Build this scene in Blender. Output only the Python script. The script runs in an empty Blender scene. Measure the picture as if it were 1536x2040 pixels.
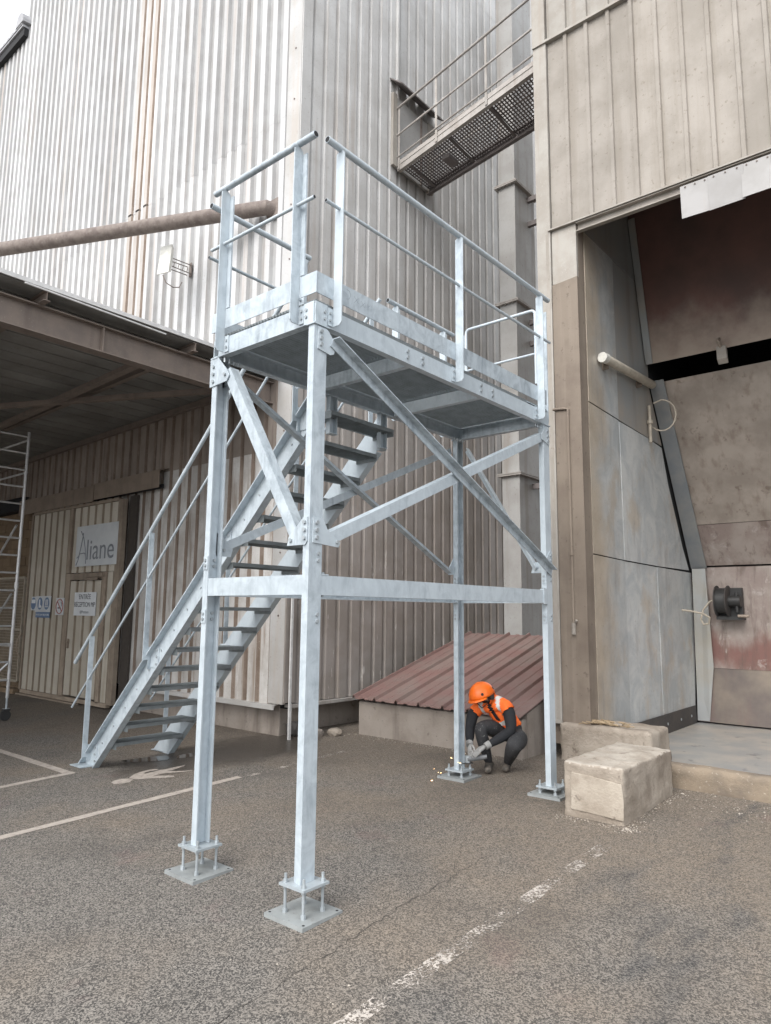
import bpy, bmesh, math, random
from mathutils import Vector, Matrix, Quaternion
random.seed(11)
S = bpy.context.scene
COL = S.collection
R = math.radians

# ------------------------------------------------------------------ camera, sky, sun, exposure
cam_d = bpy.data.cameras.new('camera'); cam = bpy.data.objects.new('camera', cam_d); COL.objects.link(cam)
YAW, PITCH, ROLL = 0.6992, 0.1419, 0.0101
cam_d.sensor_fit = 'HORIZONTAL'; cam_d.sensor_width = 36.0
cam_d.lens = 1397.17 / 1536 * 36.0
cam_d.clip_start = 0.05; cam_d.clip_end = 800
_f = Vector((math.cos(YAW)*math.cos(PITCH), math.sin(YAW)*math.cos(PITCH), math.sin(PITCH)))
_r = Vector((math.sin(YAW), -math.cos(YAW), 0)); _u = _r.cross(_f)
_r2 = _r*math.cos(ROLL) + _u*math.sin(ROLL); _u2 = _u*math.cos(ROLL) - _r*math.sin(ROLL)
cam.matrix_world = Matrix(((_r2.x, _u2.x, -_f.x, -3.1946), (_r2.y, _u2.y, -_f.y, -3.34), (_r2.z, _u2.z, -_f.z, 1.8639), (0, 0, 0, 1)))
S.camera = cam

SUN_DIR = Vector((-0.90, -0.10, 0.85)).normalized()       # towards the brightest part of the overcast sky
SUN_EL = math.asin(SUN_DIR.z); SUN_ROT = math.atan2(SUN_DIR.x, SUN_DIR.y)
world = bpy.data.worlds.new('World'); S.world = world; world.use_nodes = True
wn = world.node_tree; wn.nodes.clear()
sky = wn.nodes.new('ShaderNodeTexSky'); sky.sky_type = 'NISHITA'; sky.sun_disc = False
sky.sun_elevation = SUN_EL; sky.sun_rotation = SUN_ROT; sky.air_density = 1.0; sky.dust_density = 6.0; sky.ozone_density = 1.0
hs = wn.nodes.new('ShaderNodeHueSaturation'); hs.inputs['Saturation'].default_value = 0.30
bg = wn.nodes.new('ShaderNodeBackground'); bg.inputs['Strength'].default_value = 0.15
wo = wn.nodes.new('ShaderNodeOutputWorld')
ov = wn.nodes.new('ShaderNodeMix'); ov.data_type = 'RGBA'; ov.inputs[0].default_value = 0.72      # even cloud layer over the clear-sky model
ov.inputs[7].default_value = (4.7, 4.95, 5.25, 1)
wn.links.new(sky.outputs[0], hs.inputs['Color']); wn.links.new(hs.outputs[0], ov.inputs[6]); wn.links.new(ov.outputs[2], bg.inputs[0]); wn.links.new(bg.outputs[0], wo.inputs[0])
sun_d = bpy.data.lights.new('sun', 'SUN'); sun_d.energy = 0.75; sun_d.angle = R(40); sun_d.color = (1.0, 0.97, 0.93)
sun = bpy.data.objects.new('sun', sun_d); COL.objects.link(sun); sun.location = (-6, 0, 14)
sun.rotation_euler = SUN_DIR.to_track_quat('Z', 'Y').to_euler()
S.view_settings.view_transform = 'Standard'; S.view_settings.look = 'None'
S.view_settings.gamma = 1.0; S.view_settings.use_curve_mapping = False
S.view_settings.exposure = 1.45
S.cycles.max_bounces = 6; S.cycles.diffuse_bounces = 3; S.cycles.glossy_bounces = 3; S.cycles.use_denoising = True

# ------------------------------------------------------------------ node helpers / materials
class N:
    def __init__(s, name):
        s.m = bpy.data.materials.new(name); s.m.use_nodes = True; s.t = s.m.node_tree; s.n = s.t.nodes
        s.b = s.n['Principled BSDF']; s.out = s.n['Material Output']
        s.geo = s.n.new('ShaderNodeNewGeometry'); s.pos = s.geo.outputs['Position']
    def L(s, a, b): s.t.links.new(a, b)
    def mapped(s, sc, loc=(0, 0, 0)):
        m = s.n.new('ShaderNodeMapping'); m.inputs['Scale'].default_value = sc; m.inputs['Location'].default_value = loc
        s.L(s.pos, m.inputs['Vector']); return m.outputs[0]
    def noise(s, scale, detail=4, rough=.55, vec=None, dist=0):
        x = s.n.new('ShaderNodeTexNoise'); x.inputs['Scale'].default_value = scale; x.inputs['Detail'].default_value = detail
        x.inputs['Roughness'].default_value = rough; x.inputs['Distortion'].default_value = dist
        s.L(vec or s.pos, x.inputs['Vector']); return x.outputs[0]
    def voro(s, scale, feature='F1', out='Distance', vec=None):
        x = s.n.new('ShaderNodeTexVoronoi'); x.feature = feature; x.inputs['Scale'].default_value = scale
        s.L(vec or s.pos, x.inputs['Vector']); return x.outputs[out]
    def ramp(s, v, a, b, lo=0.0, hi=1.0):
        x = s.n.new('ShaderNodeMapRange'); x.interpolation_type = 'SMOOTHSTEP'
        for i, q in zip((1, 2, 3, 4), (a, b, lo, hi)): x.inputs[i].default_value = q
        s.L(v, x.inputs[0]); return x.outputs[0]
    def math(s, op, a, b=None):
        x = s.n.new('ShaderNodeMath'); x.operation = op
        for i, v in enumerate((a, b)):
            if v is None: continue
            if isinstance(v, (int, float)): x.inputs[i].default_value = v
            else: s.L(v, x.inputs[i])
        return x.outputs[0]
    def mix(s, f, a, b, mode='MIX'):
        x = s.n.new('ShaderNodeMix'); x.data_type = 'RGBA'; x.blend_type = mode
        for i, v in ((0, f), (6, a), (7, b)):
            if isinstance(v, (int, float)): x.inputs[i].default_value = v
            elif isinstance(v, tuple): x.inputs[i].default_value = (*v, 1)
            else: s.L(v, x.inputs[i])
        return x.outputs[2]
    def sep(s):
        x = s.n.new('ShaderNodeSeparateXYZ'); s.L(s.pos, x.inputs[0]); return x.outputs
    def objrand(s):
        return s.n.new('ShaderNodeObjectInfo').outputs['Random']
    def bump(s, h, strength, dist=.01):
        x = s.n.new('ShaderNodeBump'); x.inputs['Strength'].default_value = strength; x.inputs['Distance'].default_value = dist
        s.L(h, x.inputs['Height']); s.L(x.outputs[0], s.b.inputs['Normal'])
    def fin(s, col, rough=.6, metal=0.0, spec=None):
        if isinstance(col, tuple): s.b.inputs['Base Color'].default_value = (*col, 1)
        else: s.L(col, s.b.inputs['Base Color'])
        if isinstance(rough, (int, float)): s.b.inputs['Roughness'].default_value = rough
        else: s.L(rough, s.b.inputs['Roughness'])
        s.b.inputs['Metallic'].default_value = metal
        if spec is not None: s.b.inputs['Specular IOR Level'].default_value = spec
        return s.m

def weathered(name, base, alt, scale=3, rough=.7, metal=0, streak=None, samt=.5, sscale=9, speck=None, speck_s=60, bump=.15, bscale=40, rnd=.12, stretch=.06):
    """two-tone noise, vertical run-off streaks, specks of dirt, small relief, a little tone change from object to object"""
    k = N(name)
    c = k.mix(k.ramp(k.noise(scale, 6, .6), .35, .68), base, alt)
    if streak:
        v = k.noise(sscale, 5, .6, k.mapped((1, 1, stretch)))
        c = k.mix(k.math('MULTIPLY', k.ramp(v, .5, .72), samt), c, streak)
    if speck:
        c = k.mix(k.math('MULTIPLY', k.ramp(k.noise(speck_s, 3, .7), .6, .72), .7), c, speck)
    r = k.ramp(k.objrand(), 0, 1, 1 - rnd, 1 + rnd)
    x = k.n.new('ShaderNodeVectorMath'); x.operation = 'SCALE'; k.L(c, x.inputs[0]); k.L(r, x.inputs['Scale'])
    k.bump(k.noise(bscale, 4, .6), bump, .01)
    return k.fin(x.outputs[0], rough, metal)

def plain(name, col, rough=.6, metal=0):
    k = N(name); c = k.mix(k.ramp(k.noise(12, 4), .3, .7), col, tuple(v*.8 for v in col)); return k.fin(c, rough, metal)

def galv_mat():
    k = N('galvanised_steel')
    sp = k.voro(26, 'F1', 'Color'); bw = k.n.new('ShaderNodeRGBToBW'); k.L(sp, bw.inputs[0])
    cloud = k.noise(5.5, 6, .65, None, 1.2)
    run = k.noise(16, 5, .6, k.mapped((1, 1, .25)), .6)
    f = k.math('ADD', k.math('MULTIPLY', bw.outputs[0], .14), k.math('ADD', k.math('MULTIPLY', k.ramp(cloud, .35, .68), .5), k.math('MULTIPLY', k.ramp(run, .45, .7), .4)))
    f = k.math('MULTIPLY', f, k.ramp(k.objrand(), 0, 1, .25, 1.0))
    c = k.mix(f, (.51, .57, .61), (.24, .28, .315))
    return k.fin(c, k.math('ADD', k.math('MULTIPLY', f, .20), .42), .15)

M = {}
M['galv'] = galv_mat()
M['bolt'] = plain('bolt_zinc', (.40, .435, .455), .4, .3)
M['galv_tread'] = weathered('dark_zinc_grating', (.23, .255, .265), (.175, .195, .20), 8, .5, .3, None, 0, 1, None, 30, .05, 40, .05)
M['galv_plate'] = weathered('zinc_head_plate', (.38, .42, .445), (.32, .355, .375), 8, .5, .2, None, 0, 1, None, 30, .05, 40, .05)
M['galv_dull'] = weathered('dull_zinc_plate', (.33, .35, .35), (.26, .275, .275), 6, .55, .2, None, 0, 1, (.2, .19, .17), 30, .1, 40, .04)
M['white_clad'] = weathered('white_wall_sheet', (.51, .51, .515), (.44, .435, .43), 1.2, .6, .0, (.33, .265, .215), .65, 3.2, (.24, .20, .18), 30, .08, 30, .10, .03)
M['white_flash'] = weathered('white_flashing', (.46, .455, .45), (.39, .375, .355), 1.5, .5, 0, (.42, .34, .27), .5, 4, (.3, .25, .22), 30, .08, 30, .05)
M['low_clad'] = weathered('worn_low_sheet', (.56, .545, .525), (.40, .37, .34), 2.0, .65, 0, (.22, .165, .125), .85, 7, (.2, .16, .13), 50, .1, 35, .12, .10)
M['shade_clad'] = weathered('brown_shade_sheet', (.30, .255, .22), (.235, .195, .165), 2.0, .75, 0, (.14, .105, .085), .8, 7, (.2, .16, .13), 50, .1, 35, .12, .10)  # wall sheet darkened in colour to paint the shade beneath the canopy
M['shade_groove'] = weathered('grey_shaded_groove', (.35, .35, .35), (.29, .285, .28), 2.0, .7, 0, (.25, .215, .185), .5, 5, None, 40, .1, 40, .1, .06)  # grey paints in the shade on the upper wall's recesses and rib sides
M['dirt_shade_groove'] = weathered('brown_groove', (.20, .15, .115), (.27, .215, .175), 3.0, .8, 0, (.12, .085, .065), .6, 9, (.36, .32, .28), 40, .15, 40, .1, .12)  # brown groove dirt, with rib-side shade painted into the same colour
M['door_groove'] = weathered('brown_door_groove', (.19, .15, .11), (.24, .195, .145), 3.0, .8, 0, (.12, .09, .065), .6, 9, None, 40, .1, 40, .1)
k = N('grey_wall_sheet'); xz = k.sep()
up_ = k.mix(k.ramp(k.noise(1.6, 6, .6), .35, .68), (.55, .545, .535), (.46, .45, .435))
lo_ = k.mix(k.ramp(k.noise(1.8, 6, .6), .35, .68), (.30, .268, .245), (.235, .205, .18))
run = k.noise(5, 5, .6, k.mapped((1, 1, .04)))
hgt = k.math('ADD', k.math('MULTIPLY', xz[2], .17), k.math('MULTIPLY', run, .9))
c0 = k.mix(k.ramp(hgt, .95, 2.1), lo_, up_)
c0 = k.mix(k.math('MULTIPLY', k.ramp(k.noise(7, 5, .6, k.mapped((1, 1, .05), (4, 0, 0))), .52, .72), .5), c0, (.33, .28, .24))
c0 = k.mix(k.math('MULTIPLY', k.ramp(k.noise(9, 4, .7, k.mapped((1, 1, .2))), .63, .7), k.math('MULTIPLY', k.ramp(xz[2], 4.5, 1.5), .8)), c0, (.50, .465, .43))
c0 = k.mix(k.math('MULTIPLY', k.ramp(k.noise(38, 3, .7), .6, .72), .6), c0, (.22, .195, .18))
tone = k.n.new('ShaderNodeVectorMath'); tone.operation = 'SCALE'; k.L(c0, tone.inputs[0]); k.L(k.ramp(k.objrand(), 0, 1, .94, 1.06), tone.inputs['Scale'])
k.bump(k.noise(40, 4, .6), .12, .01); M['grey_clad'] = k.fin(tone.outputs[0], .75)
M['grey_low'] = weathered('dusty_low_sheet', (.30, .265, .24), (.235, .20, .175), 1.6, .8, 0, (.42, .38, .34), .5, 6, (.33, .20, .16), 9, .12, 40, .14, .05)
M['beige_clad'] = weathered('beige_dusty_sheet', (.325, .295, .262), (.255, .23, .20), 1.8, .85, 0, (.22, .19, .155), .45, 5, (.19, .16, .13), 16, .35, 60, .05, .05)
M['beige_pale'] = weathered('pale_trim', (.32, .30, .27), (.265, .24, .21), 3, .75, 0, (.26, .215, .175), .5, 8, (.38, .35, .31), 40, .2, 60)
M['brown_sheet'] = weathered('dusty_brown_sheet', (.215, .175, .138), (.155, .122, .096), 1.5, .8, 0, (.30, .25, .20), .6, 4, (.11, .085, .068), 11, .25, 50, .05)
k = N('worn_grey_plate'); xz = k.sep()
blu = k.mix(k.ramp(k.noise(2.1, 6, .65, None, .8), .35, .66), (.40, .425, .435), (.54, .55, .54))
dst = k.mix(k.ramp(k.noise(3.0, 5, .6), .3, .7), (.50, .43, .345), (.40, .34, .27))
sct = k.ramp(k.noise(6, 5, .65, k.mapped((1, 1, .16))), .52, .74)
side = k.ramp(k.math('ADD', k.math('MULTIPLY', k.math('SUBTRACT', 5.9, xz[0]), .6), k.noise(1.3, 5, .65)), .42, .95)
c0 = k.mix(k.math('MULTIPLY', k.ramp(k.noise(1.5, 6, .7, k.mapped((1, 1, .6), (2, 3, 9))), .50, .66), .7), blu, dst); c0 = k.mix(side, c0, dst)
c0 = k.mix(k.math('MULTIPLY', sct, .5), c0, (.27, .265, .26)); c0 = k.mix(k.math('MULTIPLY', k.ramp(k.noise(30, 3, .7), .62, .7), .5), c0, (.22, .20, .18))
tone = k.n.new('ShaderNodeVectorMath'); tone.operation = 'SCALE'; k.L(c0, tone.inputs[0]); k.L(k.ramp(k.objrand(), 0, 1, .9, 1.08), tone.inputs['Scale'])
k.bump(k.noise(2.2, 4, .6), .35, .05); M['bay_plate'] = k.fin(tone.outputs[0], .5, .15)
M['bay_top'] = weathered('bay_upper_plate', (.25, .26, .26), (.30, .265, .225), 1.2, .6, .1, (.17, .15, .13), .5, 5, None, 60, .1, 20)
M['back_plate'] = weathered('worn_back_plate', (.33, .285, .245), (.24, .205, .175), 2.2, .6, .1, (.17, .13, .105), .6, 7, (.14, .105, .085), 5, .12, 18, .08, .25)
k = N('stained_brown_plate'); xz = k.sep()
c0 = k.mix(k.ramp(k.noise(2.4, 6, .65), .35, .66), (.24, .19, .17), (.32, .275, .245))
red = k.ramp(k.math('SUBTRACT', k.math('MULTIPLY', k.noise(1.5, 5, .65, k.mapped((1, 1, .5))), 1.3), k.math('ABSOLUTE', k.math('SUBTRACT', xz[2], 1.25))), .25, .62)
c0 = k.mix(k.math('MULTIPLY', red, .8), c0, (.17, .068, .055))
c0 = k.mix(k.math('MULTIPLY', k.ramp(k.noise(8, 5, .65, k.mapped((1, 1, .18))), .5, .7), .7), c0, (.12, .085, .07))
c0 = k.mix(k.math('MULTIPLY', k.ramp(k.noise(3.2, 6, .7, None, .6), .58, .68), .6), c0, (.40, .36, .33))
k.bump(k.noise(3, 4, .6), .25, .03); M['back_mid'] = k.fin(c0, .6, .1)
M['back_low'] = weathered('dark_low_plate', (.15, .125, .115), (.27, .225, .18), 1.1, .5, .2, (.20, .12, .11), .5, 4, None, 60, .1, 14)
M['hopper'] = weathered('red_brown_hopper', (.17, .085, .07), (.11, .065, .055), 1.0, .65, .1, (.22, .15, .12), .35, 3, None, 60, .1, 18, .05, .2)
k = N('hopper_plate'); xz = k.sep()
cc = k.mix(k.ramp(k.noise(1.1, 5, .6), .35, .68), (.15, .078, .064), (.095, .058, .05))
dust_f = k.ramp(k.math('ADD', k.noise(1.4, 5, .6), k.math('MULTIPLY', k.math('SUBTRACT', 6.4, xz[2]), .55)), .45, .95)
k.bump(k.noise(18, 4), .1, .01); M['hopper'] = k.fin(k.mix(dust_f, cc, (.30, .245, .20)), .65, .05)
M['back_rust'] = weathered('red_rust_plate', (.20, .11, .09), (.19, .14, .125), 2, .6, .1, (.13, .08, .07), .5, 5, None, 60, .1, 18)
M['post_blue'] = weathered('blue_grey_post', (.20, .215, .23), (.27, .27, .26), 2, .5, .3, None, .5, 5, None, 60, .06, 20)
M['post_pale'] = weathered('pale_grey_post', (.33, .34, .34), (.33, .31, .27), 1.6, .5, .3, None, .5, 5, None, 60, .06, 20)
M['rubber'] = weathered('black_rubber', (.045, .043, .042), (.07, .06, .055), 3, .75, 0, None, 0, 1, (.1, .085, .07), 40, .2, 40)
M['flap'] = weathered('grey_rubber_flap', (.32, .31, .305), (.27, .26, .25), 2.5, .7, 0, (.33, .30, .27), .5, 6, None, 60, .06, 20)
M['concrete'] = weathered('dusty_concrete', (.34, .295, .245), (.235, .195, .155), 3, .95, 0, (.17, .135, .105), .65, 5, (.15, .12, .095), 9, 1.0, 38, .05, .5)
M['concrete_top'] = weathered('pale_concrete', (.44, .395, .34), (.33, .285, .235), 5, .95, 0, None, 0, 1, (.19, .155, .125), 10, 1.0, 42, .03)
M['render_patch'] = weathered('cracked_render', (.41, .36, .30), (.30, .255, .205), 5, .95, 0, None, 0, 1, (.15, .12, .095), 7, .6, 45, .03)
M['plinth'] = weathered('grey_brown_plinth', (.30, .262, .228), (.21, .178, .152), 1.6, .92, 0, (.14, .115, .097), .8, 4, (.15, .125, .105), 12, .4, 40, .06, .12)
M['kerb'] = weathered('ochre_kerb', (.235, .188, .138), (.155, .127, .10), 3, .95, 0, None, 0, 1, (.42, .37, .31), 22, .7, 50)
M['floor_plate'] = weathered('scuffed_floor_plate', (.27, .27, .265), (.37, .34, .30), 2.2, .45, .15, None, 0, 1, (.12, .12, .12), 4, .08, 20)
M['red_roof'] = weathered('faded_red_sheet', (.185, .105, .092), (.185, .135, .118), 2.4, .8, 0, None, 0, 1, (.085, .05, .045), 34, .3, 60, .08)
M['canopy'] = weathered('brown_painted_steel', (.235, .19, .16), (.19, .155, .135), 4, .8, 0, (.14, .11, .095), .5, 8, (.30, .26, .22), 50, .15, 60)
M['soffit'] = weathered('soffit_sheet', (.27, .265, .25), (.215, .205, .19), 2, .75, 0, None, 0, 1, (.15, .13, .12), 20, .1, 40, .1)
M['gutter'] = plain('pale_edge', (.62, .61, .60), .5)
M['pipe'] = weathered('rusty_grey_pipe', (.21, .175, .155), (.14, .112, .10), 9, .85, 0, None, 0, 1, (.36, .33, .30), 34, .3, 60)
M['door'] = weathered('cream_door_sheet', (.50, .46, .395), (.42, .38, .315), 1.6, .6, 0, (.27, .215, .155), .6, 5, (.3, .25, .19), 30, .08, 40, .08, .05)
M['door_frame'] = weathered('brown_door_frame', (.30, .245, .19), (.22, .175, .135), 4, .75, 0, (.15, .115, .09), .5, 8, None, 60, .15, 60)
M['hood'] = weathered('brown_track_cover', (.27, .215, .17), (.21, .165, .13), 3, .75, 0, (.15, .11, .085), .5, 7, None, 60, .1, 50)
M['dark'] = plain('deep_dark', (.02, .02, .022), .9)
M['dark_brown'] = plain('dark_brown', (.055, .045, .038), .9)
M['block'] = weathered('brown_block', (.21, .15, .095), (.17, .12, .075), 3, .92, 0, None, 0, 1, (.12, .085, .055), 30, .5, 50, .15)
M['mesh_wire'] = plain('cream_wire', (.40, .35, .28), .6, .2)
M['alu'] = weathered('scaffold_aluminium', (.62, .62, .62), (.50, .50, .50), 8, .38, .55, None, 0, 1, (.3, .28, .26), 60, .08, 60)
M['black_plastic'] = plain('black_plastic', (.03, .03, .03), .5)
M['walk_steel'] = weathered('grey_walkway_steel', (.40, .375, .35), (.32, .295, .27), 5, .75, 0, (.24, .2, .17), .5, 9, None, 60, .15, 60)
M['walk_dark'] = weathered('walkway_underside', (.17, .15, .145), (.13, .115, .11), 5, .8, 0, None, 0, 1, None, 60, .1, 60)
M['duct'] = weathered('grey_duct', (.40, .395, .385), (.33, .32, .305), 1.5, .75, 0, (.24, .205, .175), .55, 4, (.24, .2, .18), 20, .2, 40, .06)
M['lamp_white'] = plain('lamp_white', (.66, .65, .60), .4)
M['lamp_tube'] = plain('dusty_tube', (.46, .42, .35), .5)
M['cable'] = plain('beige_cable', (.42, .37, .30), .6)
M['sign_white'] = weathered('sign_white', (.66, .68, .70), (.60, .62, .64), 4, .4, 0, None, 0, 1, (.5, .48, .45), 22, .02, 20)
M['sign_grey'] = weathered('sign_grey', (.46, .48, .50), (.52, .54, .55), 3, .4, 0, None, 0, 1, None, 22, .02, 20)
M['ink'] = plain('sign_ink', (.09, .095, .105), .6)
M['ink_soft'] = plain('sign_ink_soft', (.22, .235, .26), .6)
M['sign_blue'] = plain('sign_blue', (.13, .20, .33), .45)
M['sign_red'] = plain('sign_red', (.42, .17, .15), .45)
M['paint'] = None
M['pencil'] = plain('pencil_mark', (.22, .25, .28), .8)
M['tile'] = weathered('grey_roof_sheet', (.36, .36, .37), (.27, .27, .285), 3, .85, 0, None, 0, 1, None, 60, .2, 40)
M['orange'] = plain('helmet_orange', (.95, .17, .012), .38)
k = N('vest_orange'); M['vest'] = k.fin(k.mix(k.ramp(k.noise(30, 4), .3, .7), (.92, .165, .02), (.78, .12, .015)), .8)
M['reflective'] = plain('reflective_band', (.60, .60, .58), .35)
M['shirt'] = plain('black_jersey', (.014, .015, .018), .85)
M['trouser'] = weathered('grey_work_trouser', (.035, .035, .037), (.022, .022, .024), 9, .85, 0, None, 0, 1, (.22, .22, .21), 30, .3, 50, 0)
M['skin'] = plain('skin', (.42, .25, .18), .6)
M['beard'] = plain('dark_beard', (.03, .022, .018), .9)
M['glove'] = plain('grey_glove', (.30, .295, .285), .9)
M['boot'] = weathered('dusty_boot', (.05, .045, .04), (.13, .11, .09), 14, .8, 0, None, 0, 1, None, 60, .2, 60)
M['grinder_grey'] = plain('grinder_grey', (.16, .165, .17), .45)
M['rope'] = plain('straw_rope', (.36, .27, .17), .95)
k = N('spark_glow'); k.b.inputs['Base Color'].default_value = (1, .6, .2, 1)
k.b.inputs['Emission Color'].default_value = (1, .62, .28, 1); k.b.inputs['Emission Strength'].default_value = 4; M['spark'] = k.m

def asphalt_mat():
    k = N('asphalt')
    xyz = k.sep()
    cellc = k.voro(125, 'F1', 'Color'); bw = k.n.new('ShaderNodeRGBToBW'); k.L(cellc, bw.inputs[0])
    cellc2 = k.voro(290, 'F1', 'Color'); bw2 = k.n.new('ShaderNodeRGBToBW'); k.L(cellc2, bw2.inputs[0])
    stone = k.ramp(k.math('ADD', k.math('MULTIPLY', bw.outputs[0], .55), k.math('ADD', k.math('MULTIPLY', bw2.outputs[0], .28), k.math('MULTIPLY', k.noise(34, 5, .75), .34))), .42, .78)
    wear = k.ramp(k.noise(9, 4, .6), .3, .72)
    grey = k.mix(stone, (.040, .038, .036), (.255, .232, .205))
    dusty = k.mix(stone, (.088, .074, .060), (.265, .218, .172))
    # brown dust lies thicker towards the bay and the building, in uneven drifts
    drift = k.math('ADD', k.noise(.55, 5, .6), k.math('MULTIPLY', xyz[0], .055))
    c = k.mix(k.ramp(drift, .42, .70), grey, dusty)
    c = k.mix(k.math('MULTIPLY', wear, .35), c, k.mix(stone, (.10, .09, .08), (.19, .17, .15)))
    # dark tyre-rubbed patches on the drive in front of the bay
    ty = k.math('MULTIPLY', k.ramp(k.noise(1.1, 4, .6, k.mapped((.5, 1.3, 1), (3, 1, 0))), .50, .66), k.ramp(xyz[1], -.9, -1.4))
    c = k.mix(k.math('MULTIPLY', ty, .75), c, k.mix(stone, (.03, .031, .033), (.125, .12, .115)))
    # reddish brake-dust tinge
    c = k.mix(k.math('MULTIPLY', k.ramp(k.noise(1.7, 4, .6, k.mapped((1, 1, 1), (7, 2, 0))), .6, .74), .22), c, (.17, .10, .095))
    # wet ground beside the building foot
    dx = k.math('SUBTRACT', xyz[0], 2.9); dy = k.math('SUBTRACT', xyz[1], 4.15)
    d = k.math('SQRT', k.math('ADD', k.math('MULTIPLY', k.math('MULTIPLY', dx, dx), .26), k.math('MULTIPLY', k.math('MULTIPLY', dy, dy), 2.0)))
    wet = k.ramp(k.math('SUBTRACT', d, k.math('MULTIPLY', k.math('SUBTRACT', k.noise(1.6, 5, .6), .5), 1.3)), 1.05, .62)
    c = k.mix(k.math('MULTIPLY', wet, .62), c, (.028, .025, .023))
    damp = k.ramp(k.noise(.8, 4, .6, k.mapped((1, 1, 1), (1, 5, 0))), .5, .7)
    c = k.mix(k.math('MULTIPLY', damp, .30), c, (.055, .048, .043))
    rough = k.math('SUBTRACT', .88, k.math('MULTIPLY', wet, .55))
    h = k.math('ADD', k.math('MULTIPLY', bw.outputs[0], .6), k.math('MULTIPLY', k.noise(120, 3), .6))
    k.bump(k.math('MULTIPLY', h, k.math('SUBTRACT', 1, k.math('MULTIPLY', wet, .6))), .55, .012)
    return k.fin(c, rough, 0, .4)
M['asphalt'] = asphalt_mat()

def paint_mat(name, thr0, thr1, col=(.42, .37, .325)):
    k = N(name)
    c = k.mix(k.ramp(k.noise(20, 5, .6), .35, .7), col, tuple(v*.72 for v in col))
    k.fin(c, .8)
    tr = k.n.new('ShaderNodeBsdfTransparent'); mx = k.n.new('ShaderNodeMixShader')
    w = k.math('ADD', k.math('MULTIPLY', k.noise(55, 4, .7), .55), k.math('MULTIPLY', k.noise(4.5, 4, .6), .45))
    k.L(k.ramp(w, thr0, thr1), mx.inputs[0]); k.L(tr.outputs[0], mx.inputs[1]); k.L(k.b.outputs[0], mx.inputs[2]); k.L(mx.outputs[0], k.out.inputs[0])
    k.bump(k.noise(90, 3), .4, .01)
    return k.m
M['paint'] = paint_mat('worn_road_paint', .36, .42)
M['paint_worn'] = paint_mat('very_worn_road_paint', .495, .56, (.50, .45, .40))
k = N('water_film'); k.bump(k.noise(14, 3), .02, .01); M['water'] = k.fin((.03, .028, .026), .06, 0, .6)

# ------------------------------------------------------------------ mesh helpers
class MB:
    def __init__(s): s.v = []; s.f = []; s.mi = []
    def add(s, vs, fs, mi=0):
        o = len(s.v); s.v += [tuple(v) for v in vs]; s.f += [tuple(i+o for i in f) for f in fs]; s.mi += [mi]*len(fs); return s
    def box(s, x0, x1, y0, y1, z0, z1, mi=0):
        return s.add([(x0, y0, z0), (x1, y0, z0), (x1, y1, z0), (x0, y1, z0), (x0, y0, z1), (x1, y0, z1), (x1, y1, z1), (x0, y1, z1)],
                     [(3, 2, 1, 0), (4, 5, 6, 7), (0, 1, 5, 4), (1, 2, 6, 5), (2, 3, 7, 6), (3, 0, 4, 7)], mi)
    def ext(s, p0, p1, prof, side, up, mi=0):
        """extrude the 2D outline prof (in side/up) from p0 to p1"""
        p0, p1, side, up = map(Vector, (p0, p1, side, up)); n = len(prof)
        vs = [p0 + side*a + up*b for a, b in prof] + [p1 + side*a + up*b for a, b in prof]
        fs = [(i, (i+1) % n, n+(i+1) % n, n+i) for i in range(n)] + [tuple(range(n-1, -1, -1)), tuple(range(n, 2*n))]
        return s.add(vs, fs, mi)
    def poly(s, pts, d, mi=0):
        """flat outline pts thickened by the vector d"""
        d = Vector(d); n = len(pts); vs = [Vector(p) for p in pts] + [Vector(p)+d for p in pts]
        return s.add(vs, [tuple(range(n-1, -1, -1)), tuple(range(n, 2*n))] + [(i, (i+1) % n, n+(i+1) % n, n+i) for i in range(n)], mi)
    def tube(s, pts, r, n=10, mi=0, cap=True):
        pts = [Vector(p) for p in pts]; m = len(pts); rs = r if isinstance(r, (list, tuple)) else [r]*m
        ref = None; vs = []; fs = []
        for i, p in enumerate(pts):
            t = (pts[min(i+1, m-1)] - pts[max(i-1, 0)]).normalized()
            if ref is None:
                ref = Vector((0, 0, 1)) if abs(t.z) < .9 else Vector((1, 0, 0))
            a = (ref - t*ref.dot(t)).normalized(); ref = a; b = t.cross(a)
            for j in range(n):
                q = 2*math.pi*j/n; vs.append(p + (a*math.cos(q) + b*math.sin(q))*rs[i])
        for i in range(m-1):
            for j in range(n):
                fs.append((i*n+j, i*n+(j+1) % n, (i+1)*n+(j+1) % n, (i+1)*n+j))
        if cap: fs += [tuple(range(n-1, -1, -1)), tuple((m-1)*n+j for j in range(n))]
        return s.add(vs, fs, mi)
    def bolt(s, p, nrm, r=.013, h=.011, mi=0):
        p = Vector(p); nrm = Vector(nrm).normalized(); return s.tube([p - nrm*.002, p + nrm*h], r, 6, mi)

def bev(prof): return prof
def chan(h, b, t=.007):      # channel: back at side=0, flanges towards +side, height along up
    return [(0, 0), (b, 0), (b, t*1.4), (t, t*1.4), (t, h-t*1.4), (b, h-t*1.4), (b, h), (0, h)]
def ang(w, t=.006): return [(0, 0), (w, 0), (w, t), (t, t), (t, w), (0, w)]
def ibeam(h, b, t=.01): return [(-b/2, 0), (b/2, 0), (b/2, t), (t/2, t), (t/2, h-t), (b/2, h-t), (b/2, h), (-b/2, h), (-b/2, h-t), (-t/2, h-t), (-t/2, t), (-b/2, t)]
def rect(a, b): return [(-a/2, -b/2), (a/2, -b/2), (a/2, b/2), (-a/2, b/2)]

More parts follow.
